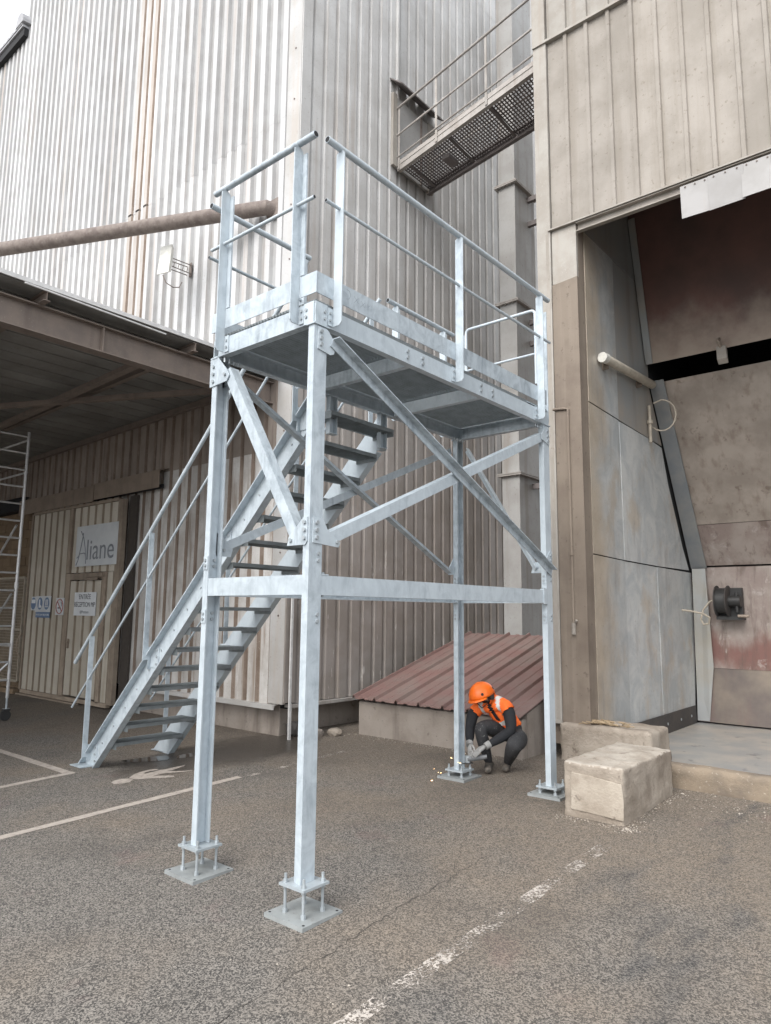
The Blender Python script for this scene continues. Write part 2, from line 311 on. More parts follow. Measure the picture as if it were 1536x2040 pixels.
def mesh_of(name, mb, mats, smooth=False):
    me = bpy.data.meshes.new(name); me.from_pydata([tuple(v) for v in mb.v], [], mb.f)
    for m in (mats if isinstance(mats, (list, tuple)) else [mats]): me.materials.append(M[m] if isinstance(m, str) else m)
    if any(mb.mi): me.polygons.foreach_set('material_index', mb.mi)
    bm = bmesh.new(); bm.from_mesh(me); bmesh.ops.recalc_face_normals(bm, faces=bm.faces); bm.to_mesh(me); bm.free()
    if smooth:
        for p in me.polygons: p.use_smooth = True
        try: me.set_sharp_from_angle(angle=R(35))
        except Exception: pass
    me.update(); return me
def put(name, me, parent=None, loc=(0, 0, 0), rz=0.0):
    o = bpy.data.objects.new(name, me); COL.objects.link(o); o.location = loc; o.rotation_euler = (0, 0, rz)
    if parent is not None:
        o.parent = parent; o.matrix_parent_inverse = PINV[parent.name]
    PINV[o.name] = Matrix.LocRotScale(Vector(loc), Quaternion((0, 0, 1), rz), None).inverted()
    return o
PINV = {}
def obj(name, mb, mat, parent=None, smooth=False): return put(name, mesh_of(name, mb, mat, smooth), parent)
def tag(o, label=None, cat=None, group=None, kind=None):
    for k_, v in (('label', label), ('category', cat), ('group', group), ('kind', kind)):
        if v: o[k_] = v
    return o
def thing(name, loc, label, cat, group=None):
    o = bpy.data.objects.new(name, None); COL.objects.link(o); o.location = loc; o.empty_display_size = .2
    PINV[o.name] = Matrix.Translation(Vector(loc)).inverted()
    return tag(o, label, cat, group)
def soften(o, w=.006, seg=2):
    b = o.modifiers.new('edge', 'BEVEL'); b.width = w; b.segments = seg; b.limit_method = 'ANGLE'; b.angle_limit = R(40); return o

def gz(x): return .0316*max(-4.0, min(4.6, x))

# ------------------------------------------------------------------ ground and its painted marks
g = MB(); xs = [-220, -60, -15, -4, 4.6, 25, 220]; ys = [-220, -60, -12, 0, 12, 60, 220]
for x in xs:
    for y in ys: g.v.append((x, y, gz(x)))
for i in range(len(xs)-1):
    for j in range(len(ys)-1):
        a = i*len(ys)+j; g.f.append((a, a+len(ys), a+len(ys)+1, a+1)); g.mi.append(0)
ground = tag(obj('asphalt_ground', g, 'asphalt'), 'worn grey asphalt yard dusted with brown dirt', 'ground', kind='structure')
def flat(pts, dz=.004): return [(x, y, gz(x)+dz) for x, y in pts]
def paint(name, pts, mat='paint', dz=.004):
    m = MB(); m.add(flat(pts, dz), [tuple(range(len(pts)))]); return obj(name, m, mat, ground)
def wob(x0, x1, y, w, step=.35, seed=1):
    rr = random.Random(seed); n = max(2, int((x1-x0)/step)); a = []; b = []
    for i in range(n+1):
        x = x0+(x1-x0)*i/n; a.append((x, y-w/2+rr.uniform(-.006, .006))); b.append((x, y+w/2+rr.uniform(-.006, .006)))
    return a + b[::-1]
paint('painted_line', wob(-3.5, 1.93, 3.02, .10, seed=1)); paint('painted_line', wob(2.02, 3.55, 2.97, .07, seed=2), 'paint_worn')
paint('painted_line', wob(-2.5, .90, 4.68, .10, seed=3)); paint('painted_line', [(y_, x_) for x_, y_ in wob(4.74, 8.2, .85, .10, seed=4)])
paint('painted_line', wob(-2.2, 2.35, -.95, .11, seed=5), 'paint_worn')
head = [(0.931, 3.921), (0.991, 3.973), (1.082, 3.974), (1.144, 3.92), (1.147, 3.85), (1.064, 3.781), (0.976, 3.786), (0.92, 3.845)]
body = [(1.154, 3.948), (1.258, 4.034), (1.358, 4.082), (1.494, 4.102), (1.57, 4.063), (1.552, 4.011), (1.451, 4.033), (1.361, 4.006), (1.363, 3.968), (1.545, 3.984), (1.667, 3.974), (1.869, 3.964), (1.841, 3.922), (1.635, 3.867), (1.582, 3.884), (1.685, 3.749), (1.78, 3.678), (1.761, 3.651), (1.666, 3.702), (1.511, 3.811), (1.369, 3.82), (1.409, 3.768), (1.515, 3.644), (1.484, 3.588), (1.397, 3.633), (1.31, 3.725), (1.175, 3.814), (1.157, 3.863)]
paint('pedestrian_symbol_head', head[::-1]); paint('pedestrian_symbol_body', body[::-1])
for i, pd in enumerate(([(1.509, 4.772), (1.673, 4.743), (1.873, 4.678), (2.024, 4.568), (1.971, 4.419), (1.889, 4.359), (1.715, 4.463), (1.57, 4.611)],
           [(2.083, 4.446), (2.2, 4.47), (2.3, 4.429), (2.187, 4.266), (2.014, 4.321)])):
    m = MB(); m.add(flat(pd, .003), [tuple(range(len(pd)))]); obj('puddle', m, 'water', ground)

def crack(pts, seed, w=.007):
    rr = random.Random(seed); L1 = []; L2 = []
    for (x0, y0), (x1, y1) in zip(pts, pts[1:]):
        n = max(2, int(math.hypot(x1-x0, y1-y0)/.05)); nx, ny = -(y1-y0), (x1-x0); l = math.hypot(nx, ny); nx /= l; ny /= l
        for i in range(n):
            t = i/n; o_ = rr.gauss(0, .012); ww = w*rr.uniform(.25, 1.0); x = x0+(x1-x0)*t+nx*o_; y = y0+(y1-y0)*t+ny*o_
            L1.append((x-nx*ww/2, y-ny*ww/2)); L2.append((x+nx*ww/2, y+ny*ww/2))
    m = MB(); n = len(L1); m.v = flat(L1, .003) + flat(L2, .003); m.f = [(i, i+1, n+i+1, n+i) for i in range(n-1)]; m.mi = [0]*(n-1)
    return obj('crack', m, 'dark_asphalt', ground)
k = N('crack_dirt'); M['dark_asphalt'] = k.fin(k.mix(k.ramp(k.noise(60, 4), .35, .65), (.035, .031, .028), (.085, .075, .065)), .95)
crack([(-1.3, -.50), (-.3, -.44), (.6, -.37), (1.15, -.36), (1.62, -.33)], 1); crack([(.35, .45), (.75, .1), (1.2, -.3)], 2, .004); crack([(1.1, -.36), (1.6, -.1), (2.3, .25)], 3, .004)

# ------------------------------------------------------------------ corrugated sheets
def sheet_profile(pitch, outer, inner, depth, n):
    s_ = (pitch-outer-inner)/2; pts = []
    for i in range(n):
        u = i*pitch; pts += [(u, 0), (u+inner, 0), (u+inner+s_, -depth), (u+inner+s_+outer, -depth)]
    pts.append((n*pitch, 0)); return pts
def sheet_mesh(name, prof, z0, z1, mat, nz=1, groove=None):
    m = MB(); k_ = len(prof); mats = [mat] + ([groove] if groove else [])
    for j in range(nz+1):
        z = z0+(z1-z0)*j/nz
        m.v += [(u, d, z) for u, d in prof]
    for j in range(nz):
        for i in range(k_-1): m.f.append((j*k_+i, j*k_+i+1, (j+1)*k_+i+1, (j+1)*k_+i)); m.mi.append(1 if groove and i % 4 in (0, 3) else 0)  # groove colour covers recess and camera-side rib flank, painting in their shade
    return mesh_of(name, m, mats)

# ================================================================== SILO BUILDING (left and behind the tower)
silo = thing('silo_building', (8, 10, 0), 'tall building clad in pale corrugated sheets behind the galvanised steel tower', 'building')
m = MB(); m.box(3.71, 13.5, 4.25, 22, .5, 17.5); m.box(3.71, 13.5, 4.25, 15.2, 17.5, 24); obj('wall_core', m, 'dark', silo)
PITCH_ = .275
pl = sheet_profile(PITCH_, .115, .095, .050, 4); pr = sheet_profile(PITCH_, .175, .055, .042, 4)
XL = 3.595
pn = sheet_profile(PITCH_, .180, .050, .045, 4)
tiers = [(.56, 4.28, 'low_clad'), (4.25, 5.40, 'shade_clad'), (5.37, 9.74, 'white_clad'), (9.70, 17.62, 'white_clad')]
rs = random.Random(5)
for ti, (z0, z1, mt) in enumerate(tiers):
    me = sheet_mesh('cladding_sheet', pn if ti < 2 else pl, z0, z1, mt, 1, ('dirt_shade_groove', 'dirt_shade_groove', 'shade_groove', 'shade_groove')[ti])
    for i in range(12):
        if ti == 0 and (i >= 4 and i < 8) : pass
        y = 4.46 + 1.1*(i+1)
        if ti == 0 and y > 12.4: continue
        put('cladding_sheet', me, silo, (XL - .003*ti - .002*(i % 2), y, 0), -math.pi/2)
me = sheet_mesh('cladding_sheet', pl, 17.58, 24, 'white_clad', 1, 'shade_groove')
for i in range(10):
    y = 4.46 + 1.1*(i+1)
    if y < 15.5: put('cladding_sheet', me, silo, (XL - .012, y, 0), -math.pi/2)
# dirtier strip of older sheets above the canopy
old = weathered('stained_wall_sheet', (.44, .41, .385), (.36, .325, .295), 1.2, .6, 0, (.33, .25, .19), .75, 3.6, (.25, .2, .17), 40, .08, 30, .1, .03)
for z0, z1 in ((5.40, 9.74), (9.70, 17.62), (17.58, 24)):
    me = sheet_mesh('cladding_sheet', sheet_profile(PITCH_, .115, .095, .050, 3), z0, z1, old, 1, 'dirt_shade_groove')
    put('cladding_sheet', me, silo, (XL - .030, 9.30, 0), -math.pi/2)
# corner flashing, white on the left face, grey on the right face
m = MB(); m.box(3.548, 3.60, 4.165, 4.47, .58, 24); obj('corner_flashing', m, 'white_flash', silo)
m = MB(); m.box(3.556, 3.76, 4.145, 4.164, .60, 24); obj('corner_flashing', m, 'grey_clad', silo)
# screws in the flashing
m = MB()
for z in range(1, 16): m.bolt((3.549, 4.30, .9+z*.9), (-1, 0, 0), .014, .012)
obj('flashing_screws', m, 'pipe', silo)
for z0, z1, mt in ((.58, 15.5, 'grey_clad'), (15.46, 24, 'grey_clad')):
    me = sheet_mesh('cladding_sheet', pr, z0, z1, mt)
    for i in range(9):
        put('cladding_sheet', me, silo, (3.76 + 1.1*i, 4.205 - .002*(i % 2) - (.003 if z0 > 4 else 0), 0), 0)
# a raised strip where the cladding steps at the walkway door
m = MB(); m.box(5.90, 5.935, 4.11, 4.20, 9.9, 24); obj('joint_strip', m, 'grey_clad', silo)
# sill flashing and concrete plinth
m = MB(); m.poly([(3.50, 4.30, .565), (3.50, 4.30, .50), (3.515, 4.30, .50), (3.53, 4.30, .555), (3.64, 4.30, .575)], (0, 3.7, 0)); obj('sill_flashing', m, 'white_flash', silo)
m = MB(); m.box(3.66, 5.9, 4.09, 4.24, .53, .572); obj('sill_flashing', m, 'walk_steel', silo)
m = MB(); m.box(3.70, 13, 4.385, 8.1, -.3, .54); o = obj('plinth', m, 'plinth', silo); soften(o, .015)
m = MB(); m.box(3.70, 13, 8.1, 22, -.3, .30); obj('plinth', m, 'plinth', silo)
# upper access door opening on to the walkway, with a dark hood
d = MB(); d.box(5.86, 6.80, 4.09, 4.14, 9.86, 11.25); dd = obj('door', d, 'duct', silo); tag(dd, 'pale grey upper door at the end of the walkway')
m = MB(); m.box(6.56, 6.60, 4.07, 4.089, 9.86, 11.25); obj('door_stile', m, 'pipe', dd)
m = MB(); m.poly([(5.72, 3.86, 11.33), (5.72, 4.16, 11.58), (7.02, 4.16, 11.58), (7.02, 3.86, 11.33)], (0, .0, .03)); obj('door_hood', m, 'walk_dark', silo)
for a, b in ((5.74, 5.855), (6.805, 6.98)): m = MB(); m.box(a, b, 4.08, 4.14, 9.86, 11.3); obj('door_jamb', m, 'beige_pale', silo)
# small roof of the lower wing, seen at the very left
m = MB()
for i in range(22):
    y = 15.35 + i*.27; pts = [(.135*math.cos(a), .11*math.sin(a)) for a in [math.pi*j/6 for j in range(7)]]
    m.ext((3.36, y, 17.56), (3.62, y, 17.60), pts, (0, 1, 0), (0, 0, 1))
m.box(3.38, 3.62, 15.2, 21.3, 17.50, 17.56); rf = obj('wing_roof', m, 'tile', silo)
m = MB(); m.box(3.42, 3.54, 15.2, 21.3, 17.26, 17.495); obj('eaves_board', m, 'dark', rf)
m = MB(); pts = [(.24*math.cos(a), .34*math.sin(a)) for a in [math.pi*j/9 for j in range(10)]]
m.ext((3.34, 15.36, 17.60), (3.62, 15.36, 17.64), pts, (0, 1, 0), (0, 0, 1)); obj('ridge_cap', m, 'tile', rf)
# downpipe at the corner
o = MB(); o.box(3.60, 3.635, 4.075, 4.10, .60, 2.2); o.box(3.60, 3.635, 4.10, 4.14, 2.15, 2.19); o.box(3.60, 3.64, 4.07, 4.10, .08, .60)
tag(obj('downpipe', o, 'gutter'), 'thin pale downpipe at the foot of the silo building corner', 'pipe')

# long pipe leaving the wall above the canopy
m = MB(); p0 = Vector((3.56, 4.72, 8.17)); d_ = Vector((-.42, .9, 0)).normalized()
m.tube([p0 + Vector((.12, -.0, 0)), p0 + Vector((-.10, .06, .02)), p0 + d_*.35 + Vector((-.05, 0, .03)), p0 + d_*9.5], .118, 16)
lp = obj('conveyor_pipe', m, 'pipe', None, True); tag(lp, 'long rusty grey pipe running out from the white wall above the canopy', 'pipe')
m = MB(); m.box(3.535, 3.552, 4.60, 4.86, 8.02, 8.34); obj('wall_flange', m, 'pipe', lp)

# floodlight seen from behind
fl = thing('floodlight', (3.55, 7.0, 7.9), 'white box floodlight on a rusty wall bracket above the canopy', 'floodlight')
m = MB(); c = Vector((2.86, 6.66, 7.70)); ax = Vector((-.25, .95, 0)).normalized(); up = Vector((.10, .05, 1)).normalized(); nr = ax.cross(up).normalized(); up = nr.cross(ax)
m.add([c + ax*a*.13 + up*b*.27 + nr*q for q, s_ in ((0, 1), (.09, .78)) for a, b in ((-s_, -s_), (s_, -s_), (s_, s_), (-s_, s_))], [(0, 1, 2, 3), (7, 6, 5, 4), (0, 4, 5, 1), (1, 5, 6, 2), (2, 6, 7, 3), (3, 7, 4, 0)])
o = obj('housing', m, 'lamp_white', fl); soften(o, .012)
m = MB()
for dz, dy in ((.10, .05), (-.06, .05), (.10, -.05), (-.06, -.05)): m.tube([(3.56, 6.98+dy, 7.86+dz), c + Vector((.05, dy*1.2, -.05+dz*.9))], .009, 6)
for i in range(5):
    q = i/5; a_ = Vector((3.56, 7.03, 7.96)).lerp(c + Vector((.05, .06, .04)), q); b_ = Vector((3.56, 6.93, 7.80)).lerp(c + Vector((.05, -.06, -.1)), q+.2); m.tube([a_, b_], .006, 5)
m.box(3.545, 3.56, 6.90, 7.06, 7.74, 8.0); obj('bracket', m, 'pipe', fl)
m = MB(); m.tube([c + Vector((0, .02, -.28)), c + Vector((.05, .0, -.40)), c + Vector((.18, -.02, -.44)), c + Vector((.34, .05, -.36)), c + Vector((.42, .1, -.22))], .009, 6); obj('yoke', m, 'pipe', fl)

# ================================================================== CANOPY over the yard entrance
can = thing('canopy_roof', (1, 8, 0), 'brown steel canopy roof projecting from the left wall', 'canopy')
def cz(y): return 5.42 - .02*(y-4.4)
m = MB(); m.ext((-9, 4.64, 4.955), (3.54, 4.64, 4.955), ibeam(.335, .17, .014), (0, 1, 0), (0, 0, 1)); eb = obj('edge_beam', m, 'canopy', can)
for x in (.83, -1.6, -4.0): mm = MB(); mm.box(x-.006, x+.006, 4.557, 4.63, 4.972, 5.272); obj('stiffener', mm, 'canopy', eb)
for x in (.06, 2.03, -1.95, -3.95, -5.95):
    mm = MB(); mm.ext((x, 4.40, 5.293), (x, 20, 4.98), ibeam(.115, .075, .008), (1, 0, 0), (0, 0, 1)); obj('purlin', mm, 'canopy', can)
y = 4.42; i = 0
rs = random.Random(8)
while y < 17:       # roof sheets laid side by side, their joints show as dark lines from below
    w = .37; mm = MB(); z = cz(y)
    mm.poly([(-9, y+.016, z+rs.uniform(-.003, .003)), (3.612, y+.016, z), (3.612, y+w-.018, z-.007), (-9, y+w-.018, z-.007)], (0, 0, .022))
    mm.box(-9, 3.612, y-.02, y+.02, z+.023, z+.06)
    obj('roof_sheet', mm, 'soffit', can); y += w
m = MB(); m.box(-9, 3.53, 4.385, 4.405, 5.425, 5.475); obj('edge_trim', m, 'gutter', can)
m = MB(); m.tube([(-.2, 4.37, 5.40), (1.55, 4.36, 5.365)], .012, 6); obj('loose_strip', m, 'gutter', can)
m = MB(); m.ext((3.535, 4.75, 5.27), (3.535, 17, 5.03), [(0, 0), (-.07, 0), (-.07, .010), (-.010, .010), (-.010, .135), (0, .135)], (1, 0, 0), (0, 0, 1)); obj('wall_angle', m, 'canopy', can)
for a_, b_ in (((1.66, 4.80, 5.20), (1.72, 11.5, 5.04)), ((3.3, 4.80, 5.19), (-.9, 12.4, 5.03)), ((-.4, 4.85, 5.19), (2.6, 13.2, 5.03))):
    mm = MB(); mm.ext(a_, b_, rect(.11, .07), (1, .1, 0), (0, 0, 1)); obj('brace', mm, 'canopy', can)
for x in (-3.2,):
    mm = MB(); mm.ext((x, 4.64, gz(x)-.1), (x, 4.64, 4.955), ibeam(.18, .18, .012), (1, 0, 0), (0, 1, 0)); obj('post', mm, 'canopy', can)
mm = MB(); mm.ext((-9, 16.6, 4.45), (3.54, 16.6, 4.45), ibeam(.42, .2, .014), (0, 1, 0), (0, 0, 1)); obj('rear_beam', mm, 'canopy', can)

# ================================================================== SLIDING DOOR and what hangs on it
sd = thing('sliding_door', (3.46, 10.3, .15), 'large cream ribbed sliding door with a wicket door under the canopy', 'door')
def ribbed(y0, y1, z0, z1, x, pitch=.29, gw=.085):
    """cream boards between narrow grooves, outer face at x"""
    n = max(1, round((y1-y0)/pitch)); p = (y1-y0)/n; m = MB(); m.box(x+.030, x+.040, y0, y1, z0, z1, 1)
    for i in range(n):
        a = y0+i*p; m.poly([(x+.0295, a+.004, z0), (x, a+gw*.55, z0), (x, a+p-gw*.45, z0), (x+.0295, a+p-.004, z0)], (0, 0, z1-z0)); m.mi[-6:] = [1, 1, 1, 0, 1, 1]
    return m
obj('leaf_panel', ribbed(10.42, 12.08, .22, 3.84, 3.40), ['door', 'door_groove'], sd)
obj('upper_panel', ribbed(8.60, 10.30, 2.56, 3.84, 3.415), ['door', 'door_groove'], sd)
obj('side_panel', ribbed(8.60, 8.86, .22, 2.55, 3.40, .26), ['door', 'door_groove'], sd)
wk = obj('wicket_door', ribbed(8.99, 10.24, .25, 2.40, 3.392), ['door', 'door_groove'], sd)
m = MB(); m.box(3.36, 3.391, 10.10, 10.16, 1.12, 1.30); m.tube([(3.34, 10.13, 1.24), (3.34, 10.02, 1.24)], .012, 6); m.tube([(3.395, 10.13, 1.24), (3.335, 10.13, 1.24)], .01, 6); obj('handle', m, 'door_frame', wk)
for z in (.6, 1.9): mm = MB(); mm.tube([(3.375, 8.985, z-.07), (3.375, 8.985, z+.07)], .014, 8); obj('hinge', mm, 'door_frame', wk)
m = MB(); m.box(3.33, 3.388, 8.92, 9.55, 2.46, 2.53); m.box(3.31, 3.33, 9.05, 9.5, 2.40, 2.45); obj('door_closer', m, 'door_frame', wk)
for (y0, y1, z0, z1) in ((10.245, 10.40, .2, 2.55), (8.865, 8.985, .2, 2.55), (8.99, 10.24, 2.42, 2.545), (12.085, 12.15, .2, 3.86), (8.42, 8.59, .2, 3.86), (8.6, 12.08, .14, .215), (8.6, 12.08, 3.845, 3.90), (10.305, 10.415, 2.56, 3.84)):
    mm = MB(); mm.box(3.385, 3.47, y0, y1, z0, z1); obj('frame', mm, 'door_frame', sd)
mm = MB(); mm.box(3.33, 3.40, 9.6, 12.15, .06, .135); obj('bottom_rail', mm, 'door_frame', sd)
mm = MB(); mm.tube([(3.36, 12.13, 1.35), (3.30, 12.2, 1.2), (3.30, 12.2, 1.0), (3.36, 12.13, .85)], .012, 6); obj('pull_handle', mm, 'door_frame', sd)
# track cover, two lengths; the left one hangs a little lower
tc = thing('door_track_cover', (3.4, 10, 4), 'brown sheet steel track cover in two lengths above the sliding door', 'track cover')
for y0, y1, z0, z1, x in ((7.25, 9.50, 3.945, 4.255, 3.36), (9.47, 12.75, 3.90, 4.215, 3.345)):
    mm = MB(); mm.poly([(x, y0, z0), (x, y1, z0-.01), (x, y1, z1-.01), (x, y0, z1)], (.008, 0, 0)); mm.poly([(x+.009, y0, z1), (x+.009, y1, z1-.01), (3.54, y1, z1+.03), (3.54, y0, z1+.04)], (0, 0, .008)); obj('cover_sheet', mm, 'hood', tc)
mm = MB(); mm.box(3.45, 3.49, 7.3, 12.7, 3.95, 4.02); obj('track', mm, 'dark', tc)
mm = MB(); mm.box(3.50, 3.54, 8.14, 8.40, .2, 3.92); tag(obj('gap_shade_strip', mm, 'dark_brown'), 'dark upright strip painting in the shade of the open gap beside the sliding door edge', 'post')  # solid dark strip, its colour stands in for shade in the gap

TR = Matrix(((0, 0, -1), (-1, 0, 0), (0, 1, 0)))         # text frame: x to -Y, y up, facing -X
def text(body_, size, y, z, x, mat, parent, sx=1.0, name='lettering', align='CENTER'):
    cu = bpy.data.curves.new(name, 'FONT'); cu.body = body_; cu.size = size; cu.align_x = align; cu.align_y = 'CENTER'; cu.extrude = .0006
    cu.materials.append(M[mat]); tmp = bpy.data.objects.new(name, cu); COL.objects.link(tmp)
    me = bpy.data.meshes.new_from_object(tmp.evaluated_get(bpy.context.evaluated_depsgraph_get())); bpy.data.objects.remove(tmp)
    o = bpy.data.objects.new(name, me); COL.objects.link(o); o['kind'] = 'stuff'
    o.matrix_world = Matrix.Translation((x, y, z)) @ TR.to_4x4() @ Matrix.Diagonal((sx, 1, 1, 1))
    if parent is not None: o.parent = parent; o.matrix_parent_inverse = PINV[parent.name]
    return o
def sign_plate(y0, y1, z0, z1, mat, label, x=3.378, tilt=0):
    t = thing('sign', (x, (y0+y1)/2, (z0+z1)/2), label, 'sign')
    m = MB(); m.poly([(x, y0, z0), (x, y1, z0+tilt), (x, y1, z1+tilt), (x, y0, z1)], (.006, 0, 0)); obj('plate', m, mat, t); return t
def strokes(name, pts_list, x, r, mat, parent):
    m = MB()
    for pts in pts_list: m.tube([(x, y, z) for y, z in pts], r, 5)
    return obj(name, m, mat, parent)
sg = sign_plate(8.53, 10.07, 2.675, 3.455, 'sign_grey', 'large pale grey sign reading Aliane on the sliding door')
text('liane', .56, 9.14, 2.965, 3.3755, 'ink_soft', sg, 1.02)
strokes('big_letter', [[(10.02, 2.70), (9.95, 2.80), (9.88, 3.00), (9.82, 3.22), (9.80, 3.32)], [(9.90, 3.36), (9.78, 3.22), (9.70, 3.02), (9.66, 2.84), (9.65, 2.72)], [(10.0, 2.84), (9.88, 2.92), (9.74, 2.93), (9.66, 2.90)]], 3.3775, .011, 'ink_soft', sg)
sg = sign_plate(9.15, 9.975, 1.742, 2.18, 'sign_white', 'white sign reading ENTREE RECEPTION MP on the wicket door', 3.372)
text('ENTR\u00c9E', .13, 9.57, 2.09, 3.3695, 'ink', sg); text('R\u00c9CEPTION MP', .13, 9.57, 1.945, 3.3695, 'ink', sg, .88); text('@Prestaux', .075, 9.56, 1.81, 3.3695, 'ink_soft', sg)
sg = thing('sign', (3.37, 11.35, 1.9), 'blue and white safety sign with three round protective gear symbols', 'sign')
m = MB(); m.box(3.37, 3.377, 10.95, 11.62, 1.80, 2.12); m.box(3.37, 3.377, 11.621, 11.82, 1.83, 2.11); obj('plate', m, 'sign_white', sg)
m = MB(); m.box(3.368, 3.377, 10.96, 11.58, 1.685, 1.798); obj('text_band', m, 'sign_blue', sg)
def disc(y, z, ry, rz, x, n=20): return [(x, y+ry*math.cos(2*math.pi*i/n), z+rz*math.sin(2*math.pi*i/n)) for i in range(n)]
for i, y in enumerate((11.72, 11.42, 11.12)):
    m = MB(); m.poly(disc(y, 1.97, .115, .125, 3.3685), (.001, 0, 0)); dk = obj('symbol', m, 'sign_blue', sg)
    m = MB()
    if i == 0: m.box(3.3672, 3.3682, y-.09, y+.09, 1.975, 2.05)
    if i == 1: m.poly([(3.3672, y+.045, 2.05), (3.3672, y-.01, 2.05), (3.3672, y-.015, 1.95), (3.3672, y-.075, 1.915), (3.3672, y-.075, 1.885), (3.3672, y+.045, 1.885)][::-1], (.001, 0, 0))
    if i == 2: m.box(3.3672, 3.3682, y-.055, y-.008, 1.93, 2.05); m.box(3.3672, 3.3682, y+.008, y+.055, 1.93, 2.05); m.box(3.3672, 3.3682, y-.07, y+.07, 1.895, 1.918)
    obj('pictogram', m, 'sign_white', dk)
text('PROTECTIONS OBLIGATOIRES', .05, 11.27, 1.742, 3.3665, 'sign_white', sg, .85)
sg = thing('sign', (3.37, 10.55, 1.9), 'small white no smoking sign with red ring on the sliding door', 'sign')
m = MB(); m.box(3.37, 3.377, 10.385, 10.725, 1.745, 2.08); obj('plate', m, 'sign_white', sg)
m = MB(); m.tube([(3.369, 10.555+.14*math.cos(a), 1.912+.14*math.sin(a)) for a in [2*math.pi*i/24 for i in range(25)]], .011, 5); m.tube([(3.369, 10.655, 2.01), (3.369, 10.455, 1.81)], .010, 5); obj('ring', m, 'sign_red', sg)
m = MB(); m.box(3.3675, 3.3695, 10.50, 10.63, 1.87, 1.895); m.tube([(3.3685, 10.49, 1.91), (3.3685, 10.47, 1.96), (3.3685, 10.50, 2.0)], .006, 5); obj('cigarette', m, 'ink', sg)

# ================================================================== block wall, fence panel and scaffold at far left
bw_ = thing('block_wall', (3.7, 14.5, 0), 'brown concrete block wall in deep shade left of the sliding door', 'wall')
m = MB(); m.box(3.63, 3.705, 12.4, 18, 0, 4.03); obj('mortar', m, 'block', bw_)
blk = MB(); blk.box(0, .10, 0, .385, 0, .185); bme = mesh_of('block', blk, 'block')
for r_ in range(20):
    for c_ in range(10):
        y = 12.42+c_*.4+(.2 if r_ % 2 else 0)
        put('block', bme, bw_, (3.60+random.uniform(-.004, .004), y, .02+r_*.2))
mm = MB(); mm.ext((3.50, 12.75, 4.03), (3.50, 18, 4.03), ibeam(.30, .16, .012), (1, 0, 0), (0, 0, 1)); tag(obj('wall_beam', mm, 'dark'), 'dark steel beam lying on top of the block wall', 'beam')
me = sheet_mesh('cladding_sheet', pl, 4.25, 5.4, 'low_clad')
# far end wall of the covered yard
ew = thing('end_wall', (0, 18, 0), 'shaded ribbed wall at the far end under the canopy', 'wall')
me = sheet_mesh('wall_sheet', sheet_profile(.275, .125, .095, .042, 4), 0, 5.3, 'low_clad')
for i in range(12): put('wall_sheet', me, ew, (-9.6+1.1*i, 18, 0))
fp = thing('mesh_fence_panel', (3.35, 12.8, .3), 'cream wire mesh fence panel leaning beside the sliding door', 'fence panel')
FY0, FY1, FZ0, FZ1 = 12.22, 14.2, .36, 2.52
m = MB()
for y in (FY0, FY1): m.box(3.36, 3.40, y-.025, y+.025, FZ0, FZ1)
for z in (FZ0, 1.42, FZ1): m.box(3.36, 3.40, FY0+.026, FY1-.026, z-.025, z+.025)
obj('frame', m, 'mesh_wire', fp)
for z0, z1 in ((FZ0, 1.42), (1.42, FZ1)):
    m = MB(); y = FY0+.05
    while y < FY1-.03: m.box(3.377, 3.383, y-.005, y+.005, z0+.026, z1-.026); y += .062
    z = z0+.06
    while z < z1-.03: m.box(3.370, 3.376, FY0+.026, FY1-.026, z-.005, z+.005); z += .062
    obj('wire_mesh', m, 'mesh_wire', fp)
m = MB(); m.box(3.30, 3.46, 12.2, 12.9, .07, .20); m.box(3.3, 3.46, 13.5, 14.2, .07, .2); obj('foot', m, 'block', fp)

sc = thing('scaffold_tower', (1.4, 9.9, .06), 'aluminium mobile scaffold tower on castors under the canopy', 'scaffold')
for y in (8.92, 11.0):
    for x in (1.85, .75):
        zb = gz(x)+.36
        m = MB(); m.tube([(x, y, zb), (x, y, 2.25)], .026, 10); m.tube([(x, y, 2.25), (x, y, 4.86)], .0245, 10); m.tube([(x, y, 2.20), (x, y, 2.30)], .033, 10); p_ = obj('upright', m, 'alu', sc, True)
        m = MB(); m.tube([(x, y, zb-.20), (x, y, zb+.02)], .017, 8); m.box(x-.05, x+.05, y-.03, y+.03, zb-.18, zb-.165); obj('castor_stem', m, 'bolt', p_)
        m = MB(); m.tube([(x-.02, y-.045, zb-.27), (x-.02, y+.0, zb-.27)], .085, 16); m.box(x-.06, x+.04, y-.07, y+.02, zb-.20, zb-.17); obj('castor_wheel', m, 'black_plastic', p_)
    for i in range(15):
        z = .705+i*.291; m = MB(); m.tube([(.78, y, z), (1.825, y, z)], .016, 8); obj('rung', m, 'alu', sc, True)
for z in (4.17, 4.74): m = MB(); m.tube([(1.88, 8.95, z), (1.88, 10.97, z)], .018, 8); obj('guard_brace', m, 'alu', sc, True)
for (a_, b_) in (((1.80, 8.90, 1.26), (1.80, 11.0, 1.26)), ((1.79, 8.97, 3.25), (1.79, 10.95, 1.7)), ((1.79, 8.95, 2.1), (1.79, 10.95, .55)), ((1.12, 8.88, .30), (1.80, 8.88, .98))):
    m = MB(); m.tube([a_, b_], .018, 8); obj('diagonal_brace', m, 'alu', sc, True)

